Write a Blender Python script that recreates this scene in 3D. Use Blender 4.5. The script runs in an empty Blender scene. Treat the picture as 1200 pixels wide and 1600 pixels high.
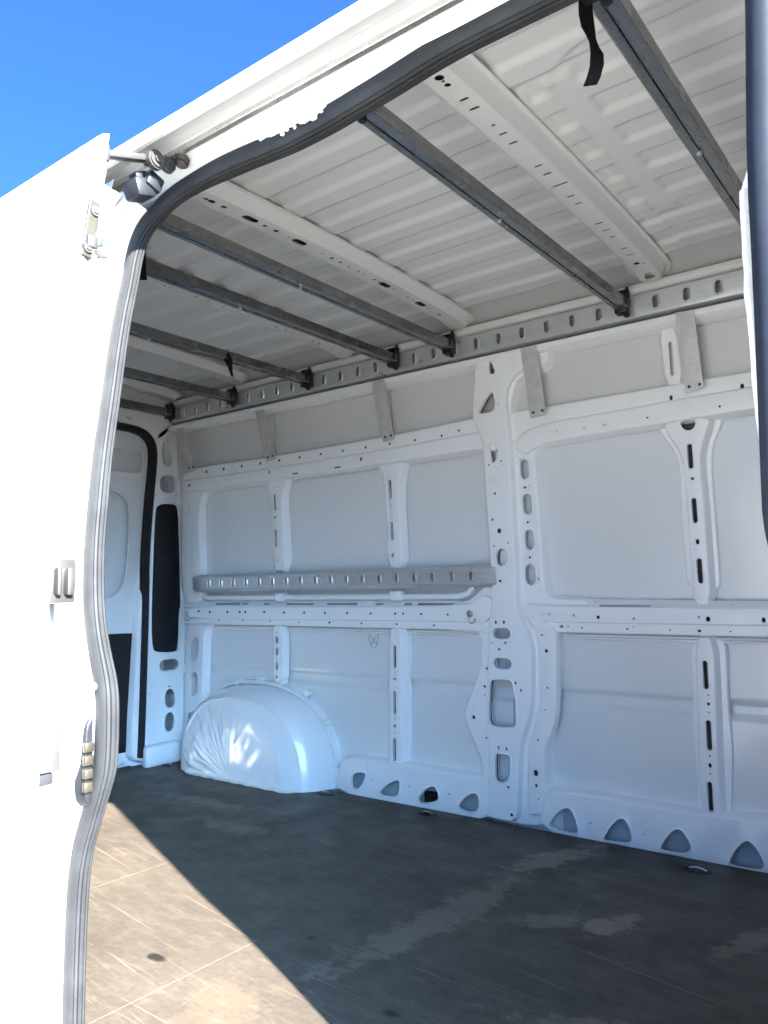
import bpy, bmesh, math, random
from mathutils import Vector, Matrix, noise
from mathutils.geometry import delaunay_2d_cdt
rnd = random.Random(7)
sc = bpy.context.scene
C = sc.collection
PI = math.pi

# ------------------------------------------------------------------ camera
# metres: x runs along the van (front = +x), y into the van, z up; z = 0 is the load floor, the ground is at -0.55
cd = bpy.data.cameras.new('camera'); cam = bpy.data.objects.new('camera', cd); C.objects.link(cam)
cd.sensor_fit = 'VERTICAL'; cd.sensor_height = 24.0; cd.lens = 18.276
cd.clip_start = 0.02; cd.clip_end = 2000.0
_yaw, _pit, _rol = (math.radians(a) for a in (37.4158, 5.7530, -0.8817))
_f = Vector((-math.sin(_yaw), math.cos(_yaw), 0)); _r = Vector((math.cos(_yaw), math.sin(_yaw), 0)); _u = Vector((0, 0, 1))
_w = math.cos(_pit) * _f + math.sin(_pit) * _u; _u2 = math.cos(_pit) * _u - math.sin(_pit) * _f
_r3 = math.cos(_rol) * _r + math.sin(_rol) * _u2; _u3 = math.cos(_rol) * _u2 - math.sin(_rol) * _r
cam.matrix_world = Matrix(((_r3.x, _u3.x, -_w.x, 0), (_r3.y, _u3.y, -_w.y, 0), (_r3.z, _u3.z, -_w.z, 0.83), (0, 0, 0, 1)))
sc.camera = cam

# ------------------------------------------------------------------ sky, sun, exposure
SUN_EL = math.radians(27.6); SUN_DIR = Vector((0.9327 * math.cos(SUN_EL), -0.3608 * math.cos(SUN_EL), math.sin(SUN_EL)))
wd = bpy.data.worlds.new('World'); sc.world = wd; wd.use_nodes = True
nt = wd.node_tree; bg = nt.nodes['Background']
sky = nt.nodes.new('ShaderNodeTexSky'); sky.sky_type = 'NISHITA'; sky.sun_disc = False
sky.sun_elevation = SUN_EL; sky.sun_rotation = math.atan2(SUN_DIR.x, SUN_DIR.y)
sky.air_density = 0.2; sky.dust_density = 10.0; sky.ozone_density = 10.0; sky.altitude = 1100.0
tint = nt.nodes.new('ShaderNodeMix'); tint.data_type = 'RGBA'; tint.blend_type = 'MULTIPLY'; tint.inputs[0].default_value = 1.0
nt.links.new(sky.outputs[0], tint.inputs[6]); tint.inputs[7].default_value = (.50, .85, .98, 1)        # deep azure, the same all over the sky
nt.links.new(tint.outputs[2], bg.inputs[0]); bg.inputs[1].default_value = 0.05
sl = bpy.data.lights.new('sun', 'SUN'); sl.energy = 2.4; sl.angle = math.radians(0.5); sl.color = (1.0, 0.95, 0.87)
so = bpy.data.objects.new('sun', sl); C.objects.link(so)
so.rotation_euler = (-SUN_DIR).to_track_quat('-Z', 'Y').to_euler(); so.location = (8, -6, 9)
sc.view_settings.view_transform = 'Standard'; sc.view_settings.look = 'None'; sc.view_settings.gamma = 1.0
sc.view_settings.exposure = 4.95
try:
    sc.cycles.max_bounces = 14; sc.cycles.diffuse_bounces = 9; sc.cycles.glossy_bounces = 6
    sc.cycles.use_denoising = True; sc.cycles.sample_clamp_indirect = 8.0
    sc.cycles.caustics_reflective = False; sc.cycles.caustics_refractive = False
except Exception:
    pass

# ------------------------------------------------------------------ materials
class NT:
    """a few shorthands over a node tree"""
    def __init__(s, m): s.t = m.node_tree; s.n = s.t.nodes; s.b = s.n['Principled BSDF']
    def new(s, k, **kw):
        n = s.n.new(k)
        for a, v in kw.items(): setattr(n, a, v)
        return n
    def link(s, a, b): s.t.links.new(a, b)
    def coord(s, scale=(1, 1, 1), rot=(0, 0, 0), loc=(0, 0, 0)):
        c = s.new('ShaderNodeTexCoord'); m = s.new('ShaderNodeMapping')
        m.inputs['Scale'].default_value = scale; m.inputs['Rotation'].default_value = rot; m.inputs['Location'].default_value = loc
        s.link(c.outputs['Object'], m.inputs['Vector']); return m.outputs[0]
    def noise(s, vec, scale=5, detail=4, rough=.55, dist=0):
        n = s.new('ShaderNodeTexNoise'); s.link(vec, n.inputs['Vector'])
        n.inputs['Scale'].default_value = scale; n.inputs['Detail'].default_value = detail
        n.inputs['Roughness'].default_value = rough; n.inputs['Distortion'].default_value = dist
        return n.outputs['Fac']
    def ramp(s, fac, stops):
        r = s.new('ShaderNodeValToRGB'); s.link(fac, r.inputs[0]); e = r.color_ramp.elements
        while len(e) < len(stops): e.new(0.5)
        for el, (p, c) in zip(e, stops):
            el.position = p; el.color = (c, c, c, 1) if isinstance(c, (int, float)) else (*c, 1)
        return r.outputs[0]
    def mix(s, fac, a, b, mode='MIX'):
        m = s.new('ShaderNodeMix', data_type='RGBA', blend_type=mode)
        for sock, v in ((m.inputs[0], fac), (m.inputs[6], a), (m.inputs[7], b)):
            if hasattr(v, 'links'): s.link(v, sock)
            elif isinstance(v, (int, float)): sock.default_value = v
            else: sock.default_value = (*v, 1)
        return m.outputs[2]
    def math(s, op, a, b=None, clamp=False):
        m = s.new('ShaderNodeMath', operation=op, use_clamp=clamp)
        for i, v in enumerate((a, b)):
            if v is None: continue
            if hasattr(v, 'links'): s.link(v, m.inputs[i])
            else: m.inputs[i].default_value = v
        return m.outputs[0]
    def bump(s, h, strength=.1, dist=.01):
        b = s.new('ShaderNodeBump'); b.inputs['Strength'].default_value = strength; b.inputs['Distance'].default_value = dist
        s.link(h, b.inputs['Height']); s.link(b.outputs[0], s.b.inputs['Normal'])
    def set(s, **kw):
        for k, v in kw.items():
            i = s.b.inputs[{'col': 'Base Color', 'rough': 'Roughness', 'metal': 'Metallic', 'coat': 'Coat Weight', 'coatr': 'Coat Roughness', 'spec': 'Specular IOR Level'}[k]]
            if hasattr(v, 'links'): s.link(v, i)
            elif isinstance(v, tuple): i.default_value = (*v, 1)
            else: i.default_value = v
def mat(name):
    m = bpy.data.materials.new(name); m.use_nodes = True; return m, NT(m)

def paint(name, col, rough, dirt, coat=0.0, wav=0.0, rv=1.0):
    m, t = mat(name); v = t.coord()
    big = t.ramp(t.noise(v, 2.2, 5, .6), [(.30, 0.0), (.80, 1.0)])
    c = t.mix(t.math('MULTIPLY', big, .12), col, tuple(x * y for x, y in zip(col, (.90, .89, .86))))
    smear = t.ramp(t.noise(t.coord((7, 7, 34), (0, .5, .2)), 1.0, 6, .65), [(.50, 0.0), (.82, 1.0)])
    c = t.mix(t.math('MULTIPLY', smear, .16 * dirt), c, tuple(x * .80 for x in col))
    scr = t.ramp(t.noise(t.coord((150, 150, 11), (0, .7, 0)), 1.0, 2, .5), [(.735, 0.0), (.76, 1.0)])
    gate = t.ramp(t.noise(v, 5, 2), [(.55, 0.0), (.64, 1.0)])
    c = t.mix(t.math('MULTIPLY', t.math('MULTIPLY', scr, gate), .55 * dirt), c, (.30, .29, .28))
    speck = t.ramp(t.noise(v, 90, 1), [(.765, 0.0), (.79, 1.0)])
    c = t.mix(t.math('MULTIPLY', speck, .5 * dirt), c, (.33, .30, .26))
    t.set(col=c, rough=t.ramp(t.noise(v, 9, 4), [(.3, rough * (1 - .2 * rv)), (.75, rough * (1 + .35 * rv))]), coat=coat, coatr=.12)
    fine = t.noise(v, 420, 2)
    h = t.math('ADD', t.math('MULTIPLY', fine, .10), t.math('MULTIPLY', t.noise(v, 3.1, 2), wav))
    t.bump(h, .22, .004)
    return m
M = {}
M['white'] = paint('white_paint', (.81, .815, .815), .34, 1.0, .10, 1.0)
M['panel'] = paint('white_panel_paint', (.70, .71, .705), .26, .6, .35, .35, .15)
M['upper'] = paint('darker_upper_panel_paint', (.60, .60, .59), .34, .6, .1, .4, .2)  # upper side panels, a darker tone than the lower ones
M['roof'] = paint('roof_primer_white', (.66, .65, .625), .45, 1.2, .0, 1.0)
M['gloss'] = paint('glossy_white_paint', (.78, .79, .79), .18, .8, .55, 2.0)
M['outer'] = paint('outer_white_paint', (.52, .52, .51), .22, .35, .6, .6)
M['jamb'] = paint('jamb_white_paint', (.62, .615, .595), .30, 1.3, .3, 1.0)

def metal(name, col, rough, metallic, streak=(4, 90, 90), amt=.3):
    m, t = mat(name)
    n = t.noise(t.coord(streak), 1.0, 5, .6); g = t.noise(t.coord(), 14, 4)
    c = t.mix(t.math('MULTIPLY', t.ramp(n, [(.35, 0.0), (.7, 1.0)]), amt), col, tuple(x * .6 for x in col))
    c = t.mix(t.math('MULTIPLY', t.ramp(g, [(.5, 0.0), (.72, 1.0)]), amt * 1.2), c, tuple(x * .66 for x in col))
    t.set(col=c, rough=t.ramp(g, [(.3, rough * .8), (.75, rough * 1.3)]), metal=metallic)
    t.bump(n, .12, .002); return m
M['alu'] = metal('aluminium_rail', (.60, .61, .61), .34, .6)
M['bar'] = metal('dull_aluminium_bar', (.24, .24, .24), .27, .85, (90, 3, 90), .6)
M['steel'] = metal('greasy_steel', (.075, .07, .065), .42, .6, (30, 30, 30), .6)
M['bright'] = metal('zinc_plated_steel', (.62, .61, .58), .28, .9, (30, 30, 30), .2)
M['yellow'] = metal('yellow_zinc_plate', (.026, .022, .014), .5, .2, (30, 30, 30), .3)
m, t = mat('galvanised_sheet'); vo = t.new('ShaderNodeTexVoronoi'); t.link(t.coord(), vo.inputs['Vector']); vo.inputs['Scale'].default_value = 70
vn = t.noise(t.coord(), 30, 4)
t.set(col=t.mix(.5, t.mix(vo.outputs['Color'], (.50, .50, .48), (.60, .60, .575)), t.ramp(vn, [(.3, .44), (.7, .64)])), metal=.25, rough=.42); M['galv'] = m

def plain(name, col, rough, nz=.25, scale=30, bump=.15, spec=.5):
    m, t = mat(name); n = t.noise(t.coord(), scale, 4)
    t.set(col=t.mix(t.math('MULTIPLY', t.ramp(n, [(.4, 0.0), (.7, 1.0)]), nz), col, tuple(min(1, x * 1.9 + .002) for x in col)), rough=rough, spec=spec)
    t.bump(t.noise(t.coord(), scale * 8, 2), bump, .002); return m
M['rubber'] = plain('black_rubber', (.017, .0175, .0185), .72, .5, 18, spec=.18)
M['plastic'] = plain('black_plastic', (.009, .0095, .012), .42, .4, 24, spec=.3)
M['web'] = plain('black_webbing', (.006, .006, .008), .85, .3, 120, .5, spec=.15)
M['greyplug'] = plain('grey_plug', (.035, .033, .031), .6)
M['sill_shade'] = plain('sill_hole_shade', (.36, .37, .385), .5)  # grey that stands for the shade inside the sill holes
M['shade_underbody'] = plain('hole_shade_and_underbody', (.055, .05, .045), .6)  # dark colour standing for shade behind small holes; also the underbody
M['trim'] = plain('shaded_seal_rubber', (.007, .009, .014), .5, .4, 14, spec=.2)  # seal rubber with the front edge's shade and sky blue put into its colour
M['marker'] = plain('felt_pen_ink', (.14, .14, .16), .6)
M['sealant'] = plain('dried_sealant', (.74, .72, .64), .6, .1, 40, .8)
M['tyre'] = plain('tyre_rubber', (.02, .02, .02), .7)

# floor: brown film-faced ply, worn grey, scratched along the van by loading
m, t = mat('film_faced_ply'); v = t.coord()
c = t.mix(t.ramp(t.noise(v, 3.0, 6, .62), [(.32, 0.0), (.72, 1.0)]), (.052, .043, .035), (.082, .068, .053))
c = t.mix(t.ramp(t.noise(t.coord((9, 26, 1), (0, 0, .05)), 1.0, 8, .75), [(.48, 0.0), (.74, .75)]), c, (.112, .092, .070))
c = t.mix(t.ramp(t.noise(t.coord((60, 60, 1)), 1.0, 5, .7), [(.45, 0.0), (.75, .5)]), c, (.034, .029, .026))
for k, (sx, sy, rot, lo, hi, amt) in enumerate(((.8, 150, .15, .675, .70, .85), (1.2, 210, .19, .675, .70, .8), (.7, 120, .03, .69, .71, .8), (2.0, 260, .11, .67, .70, .55), (.9, 190, .24, .69, .71, .7), (1.6, 170, -.55, .725, .74, .6), (1.2, 150, 1.40, .72, .74, .5))):
    m2 = t.new('ShaderNodeMapping'); m2.inputs['Scale'].default_value = (sx, sy, 1); m2.inputs['Location'].default_value = (k * 3.7, k * 1.9, k)
    t.link(t.coord((1, 1, 1), (0, 0, rot)), m2.inputs['Vector'])
    line = t.ramp(t.noise(m2.outputs[0], 1.0, 2, .5), [(lo, 0.0), (hi, 1.0)])
    gate = t.ramp(t.noise(t.coord((1, 1, 1), (0, 0, 0), (k * 5.1, 2.3 * k, 0)), 2.6, 3), [(.44, 0.0), (.60, 1.0)])
    c = t.mix(t.math('MULTIPLY', t.math('MULTIPLY', line, gate), amt * .8), c, (.24, .20, .155))
wob = t.noise(v, 16, 6, .7); wob2 = t.noise(t.coord((10, 60, 1)), 1.0, 4, .7)
for px, py, rx, ry, rot, amt in ((-1.12, 2.30, .06, .20, -.33, .75), (-.80, 1.93, .05, .095, -.4, .85), (-1.16, 1.72, .07, .45, -.12, .40), (-.93, 1.86, .10, .05, .5, .5), (-.50, 2.03, .035, .13, -.3, .5), (-2.55, 2.12, .28, .05, .1, .5), (-.52, 1.50, .30, .05, .25, .4), (-1.27, 1.08, .10, .16, .6, .22), (-2.2, 1.95, .2, .05, .05, .4)):
    mp = t.new('ShaderNodeMapping', vector_type='TEXTURE'); tc = t.new('ShaderNodeTexCoord'); t.link(tc.outputs['Object'], mp.inputs[0])
    mp.inputs['Location'].default_value = (px, py, 0); mp.inputs['Rotation'].default_value = (0, 0, rot); mp.inputs['Scale'].default_value = (rx, ry, 1)
    ln = t.new('ShaderNodeVectorMath', operation='LENGTH'); t.link(mp.outputs[0], ln.inputs[0])
    d = t.math('ADD', ln.outputs['Value'], t.math('MULTIPLY', t.math('SUBTRACT', wob, .5), 2.6))
    d = t.math('ADD', d, t.math('MULTIPLY', t.math('SUBTRACT', wob2, .5), 1.8))
    f = t.ramp(d, [(.62, 1.0), (1.0, 0.0)])
    c = t.mix(t.math('MULTIPLY', f, amt), c, (.20, .165, .135) if px > -1.25 or px < -1.5 else (.155, .115, .075))
for px, py, rx, ry in ((-1.57, 1.17, .035, .018), (-.988, 1.292, .03, .02), (-1.35, 1.45, .02, .012)):
    mp = t.new('ShaderNodeMapping', vector_type='TEXTURE'); tc = t.new('ShaderNodeTexCoord'); t.link(tc.outputs['Object'], mp.inputs[0])
    mp.inputs['Location'].default_value = (px, py, 0); mp.inputs['Scale'].default_value = (rx, ry, 1)
    ln = t.new('ShaderNodeVectorMath', operation='LENGTH'); t.link(mp.outputs[0], ln.inputs[0])
    f = t.ramp(t.math('ADD', ln.outputs['Value'], t.math('MULTIPLY', t.math('SUBTRACT', wob, .5), 2.0)), [(.45, 1.0), (.85, 0.0)])
    c = t.mix(t.math('MULTIPLY', f, .9), c, (.012, .011, .010))
t.set(col=c, rough=t.ramp(t.noise(v, 8, 5), [(.3, .40), (.7, .62)]), spec=.22)
t.bump(t.noise(t.coord((45, 90, 1)), 1.0, 6, .75), .22, .003); M['ply'] = m
m, t = mat('pale_concrete'); n = t.noise(t.coord(), 60, 5, .7); n2 = t.noise(t.coord(), .5, 4)
t.set(col=t.mix(n2, t.ramp(n, [(.3, (.28, .262, .23)), (.7, (.43, .405, .36))]), (.38, .358, .318)), rough=.85); t.bump(n, .5, .01); M['ground'] = m

# ------------------------------------------------------------------ helpers
def tag(o, label=None, cat=None, group=None, kind=None):
    for k, val in (('label', label), ('category', cat), ('group', group), ('kind', kind)):
        if val: o[k] = val
    return o
def empty(name, loc, label, cat, group=None):
    o = bpy.data.objects.new(name, None); C.objects.link(o); o.location = loc; o.empty_display_size = .1
    return tag(o, label, cat, group)
def finish(bm, name, m, parent=None, smooth=True, angle=30, dist=2e-5):
    bmesh.ops.remove_doubles(bm, verts=bm.verts, dist=dist)
    me = bpy.data.meshes.new(name); bm.to_mesh(me); bm.free()
    if smooth:
        me.polygons.foreach_set('use_smooth', [True] * len(me.polygons)); me.set_sharp_from_angle(angle=math.radians(angle))
    me.materials.append(M[m]); o = bpy.data.objects.new(name, me); C.objects.link(o)
    if parent is not None:
        o.parent = parent; o.matrix_parent_inverse = Matrix.Translation(-world_loc(parent))
    return o
def world_loc(o):
    # only top-level things have a location of their own; parts are modelled in world metres
    while o.parent is not None: o = o.parent
    return Vector(o.location) if o.type == 'EMPTY' and o is not None and o.parent is None else Vector((0, 0, 0))
def part(bm, name, m, parent, **kw):
    o = finish(bm, name, m, None, **kw); o.parent = parent
    if parent.type == 'EMPTY': o.matrix_parent_inverse = Matrix.Translation(-Vector(parent.location))
    return o
def quad(bm, vs):
    try: bm.faces.new(vs)
    except ValueError: pass
def grid(fn, nu, nv, flip=False, bm=None):
    bm = bm or bmesh.new()
    V = [[bm.verts.new(fn(i / nu, j / nv)) for j in range(nv + 1)] for i in range(nu + 1)]
    for i in range(nu):
        for j in range(nv):
            q = [V[i][j], V[i + 1][j], V[i + 1][j + 1], V[i][j + 1]]
            quad(bm, q[::-1] if flip else q)
    return bm
def loft(rings, closed=False, caps=False, bm=None):
    bm = bm or bmesh.new(); R = [[bm.verts.new(p) for p in r] for r in rings]; n = len(R[0])
    for a, b in zip(R, R[1:]):
        for i in range(n if closed else n - 1):
            j = (i + 1) % n; quad(bm, [a[i], a[j], b[j], b[i]])
    if caps:
        for r, rev in ((R[0], True), (R[-1], False)):
            quad(bm, r[::-1] if rev else r)
    return bm
def box(bm, lo, hi, bev=0.0, seg=2, rot=None):
    lo, hi = Vector(lo), Vector(hi); c = (lo + hi) / 2; s = hi - lo
    mt = Matrix.Translation(c) @ (rot.to_4x4() if rot is not None else Matrix.Identity(4)) @ Matrix.Diagonal((*s, 1))
    r = bmesh.ops.create_cube(bm, size=1.0, matrix=mt)
    if bev:
        es = list({e for v in r['verts'] for e in v.link_edges})
        bmesh.ops.bevel(bm, geom=es, offset=bev, segments=seg, affect='EDGES', profile=.5)
    return bm
def cyl(bm, a, b, r, r2=None, n=20, bev=0.0):
    a, b = Vector(a), Vector(b); d = b - a
    mt = Matrix.Translation((a + b) / 2) @ d.to_track_quat('Z', 'Y').to_matrix().to_4x4()
    q = bmesh.ops.create_cone(bm, cap_ends=True, segments=n, radius1=r, radius2=r if r2 is None else r2, depth=d.length, matrix=mt)
    if bev:
        es = [e for e in {e for v in q['verts'] for e in v.link_edges} if len(e.link_faces) == 2 and any(len(f.verts) > 4 for f in e.link_faces)]
        bmesh.ops.bevel(bm, geom=es, offset=bev, segments=2, affect='EDGES')
    return bm
def tube(bm, pts, r, n=10):
    pts = [Vector(p) for p in pts]; rings = []
    for i, p in enumerate(pts):
        d = (pts[min(i + 1, len(pts) - 1)] - pts[max(i - 1, 0)]).normalized()
        a = d.orthogonal() if i == 0 else (a - d * a.dot(d)); a.normalize(); b = d.cross(a)
        rings.append([p + (a * math.cos(2 * PI * k / n) + b * math.sin(2 * PI * k / n)) * r for k in range(n)])
    return loft(rings, True, True, bm)
def area2(p): return sum(a[0] * b[1] - b[0] * a[1] for a, b in zip(p, p[1:] + p[:1]))
def ccw(p): p = list(p); return p if area2(p) > 0 else p[::-1]
def chaikin(p, it=2, k=.22, closed=True):
    p = list(p)
    for _ in range(it):
        q = []
        n = len(p)
        for i in range(n if closed else n - 1):
            a, b = p[i], p[(i + 1) % n]
            q += [(a[0] + (b[0] - a[0]) * k, a[1] + (b[1] - a[1]) * k), (b[0] + (a[0] - b[0]) * k, b[1] + (a[1] - b[1]) * k)]
        p = q if closed else [p[0]] + q + [p[-1]]
    return p
def dense(p, step, closed=True):
    q = []; n = len(p)
    for i in range(n if closed else n - 1):
        a, b = p[i], p[(i + 1) % n]; L = math.hypot(b[0] - a[0], b[1] - a[1]); k = max(1, int(L / step))
        q += [(a[0] + (b[0] - a[0]) * j / k, a[1] + (b[1] - a[1]) * j / k) for j in range(k)]
    if not closed: q.append(p[-1])
    return q
def clean(p, eps=.0012):
    q = [p[0]]
    for a in p[1:]:
        if math.hypot(a[0] - q[-1][0], a[1] - q[-1][1]) > eps: q.append(a)
    while len(q) > 3 and math.hypot(q[0][0] - q[-1][0], q[0][1] - q[-1][1]) <= eps: q.pop()
    return q
def normals(p, closed=True):
    n = len(p); out = []
    for i in range(n):
        a = p[(i - 1) % n] if closed or i > 0 else p[i]; b = p[(i + 1) % n] if closed or i < n - 1 else p[i]
        dx, dy = b[0] - a[0], b[1] - a[1]; L = math.hypot(dx, dy) or 1
        out.append((dy / L, -dx / L))
    return out
def off(p, d, closed=True): return [(a + n[0] * d, b + n[1] * d) for (a, b), n in zip(p, normals(p, closed))]
def inside(pt, poly):
    x, y = pt; c = False; n = len(poly); j = n - 1
    for i in range(n):
        xi, yi = poly[i]; xj, yj = poly[j]
        if (yi > y) != (yj > y) and x < (xj - xi) * (y - yi) / (yj - yi) + xi: c = not c
        j = i
    return c
def stadium(x, y, rx, ry):
    r = min(rx, ry); n = 5 if r < .006 else 8
    if abs(rx - ry) < .15 * max(rx, ry): return [(x + rx * math.cos(2 * PI * k / (2 * n)), y + ry * math.sin(2 * PI * k / (2 * n))) for k in range(2 * n)]
    dx, dy = rx - r, ry - r; p = []
    for k in range(n + 1):
        a = -PI / 2 + PI * k / n if rx > ry else PI * k / n
        p.append((x + dx + r * math.cos(a), y + dy + r * math.sin(a)))
    for k in range(n + 1):
        a = PI / 2 + PI * k / n if rx > ry else PI + PI * k / n
        p.append((x - dx + r * math.cos(a), y - dy + r * math.sin(a)))
    return clean(p, 1e-5)
def wall_map(w0): return lambda a, b, w: (a, Ys(b) - w0 - w, b)
def rear_map(x0): return lambda a, b, w: (x0 + w, a, b)
def plate(mp, outline, holes, depth, slope=.006, fillet=.005, flange=0.0, sm=2, lip=0.0, step=.07, rim=.0015, bm=None, k=.22):
    """pressed sheet: a face with real holes, a rounded shoulder and side walls down to `depth` behind it"""
    bm = bm or bmesh.new()
    out = clean(dense(clean(chaikin(ccw(outline), sm, k)), step))
    hs = []
    for h in holes:
        if h[0] == 's': q = stadium(*h[1:])
        else: q = clean(chaikin(ccw(h[1]), 2, .25), 8e-4)
        hs.append(ccw(q))
    hs = [h for h in hs if all(inside(p, out) for p in h)]
    lips = [lip if lip and abs(area2(h)) / 2 > 4e-4 else 0 for h in hs]
    cut = [off(h, l) if l else h for h, l in zip(hs, lips)]
    pts = list(out); loops = [list(range(len(out)))]
    for h in cut:
        loops.append(list(range(len(pts), len(pts) + len(h)))); pts += h
    xs = [p[0] for p in out]; ys = [p[1] for p in out]
    edges = [(l[i], l[(i + 1) % len(l)]) for l in loops for i in range(len(l))]
    g = max(.045, step * .8)
    for i in range(1, int((max(xs) - min(xs)) / g) + 1):
        for j in range(1, int((max(ys) - min(ys)) / g) + 1):
            q = (min(xs) + i * g, min(ys) + j * g)
            if not inside(q, out): continue
            if min(math.hypot(q[0] - p[0], q[1] - p[1]) for p in pts) < g * .5: continue
            if any(inside(q, h) for h in cut): continue
            pts.append(q)
    vs, es, fs, *_ = delaunay_2d_cdt([Vector(p) for p in pts], edges, [], 0, 1e-7)
    V = {}
    def vert(i):
        if i not in V: V[i] = bm.verts.new(mp(vs[i].x, vs[i].y, 0))
        return V[i]
    for f in fs:
        cx = sum(vs[i].x for i in f) / len(f); cy = sum(vs[i].y for i in f) / len(f)
        if not inside((cx, cy), out) or any(inside((cx, cy), h) for h in cut): continue
        if area2([tuple(vs[i]) for i in f]) < 0: f = f[::-1]
        quad(bm, [vert(i) for i in f])
    def strip(loop, rings, fl=False):
        R = [[bm.verts.new(mp(a, b, w)) for a, b in off(loop, o)] for o, w in rings]; n = len(loop)
        for A, B in zip(R, R[1:]):
            for i in range(n):
                j = (i + 1) % n; q = [A[j], A[i], B[i], B[j]]
                quad(bm, q[::-1] if fl else q)
    r = min(fillet, depth * .6)
    rings = [(0, 0)] + [(r * math.sin(a), -r * (1 - math.cos(a))) for a in (.4, .8, 1.2)]
    rings.append((r + slope, -depth + .002))
    rings += [(r + slope + .003, -depth), (r + slope + .003 + flange, -depth)] if flange else [(r + slope + .001, -depth)]
    strip(out, rings)
    for h, l in zip(hs, lips):
        if l: strip(h, [(l, 0), (l * .7, .0012), (l * .35, .0035), (.0008, .0038), (0, .0028), (-.0004, -.008)], True)
        else: strip(h, [(0, 0), (-.0002, -rim)], True)
    return bm

# ------------------------------------------------------------------ shape of the van
def Ys(z): return 2.60 - .06 * max(0, z - .75)                       # inner face of the far outer skin
def Yn(z, x=-2.0):                                                    # door opening surface, near side; upright at its front edge
    t = max(0, (z - .75) / .84); y = .72 + .16 * min(t, 1.2) ** 1.5
    f = min(1, max(0, (x + .9) / .6)); f = f * f * (3 - 2 * f)
    return y + (max(y, .862) - y) * f
def interp(tab, z):
    tab = sorted((b, a) for a, b in tab)
    if z <= tab[0][0]: return tab[0][1]
    for (z0, a0), (z1, a1) in zip(tab, tab[1:]):
        if z <= z1: return a0 + (a1 - a0) * (z - z0) / max(1e-6, z1 - z0)
    return tab[-1][1]
def sstep(a, b, x): t = min(1, max(0, (x - a) / (b - a))); return t * t * (3 - 2 * t)

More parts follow.
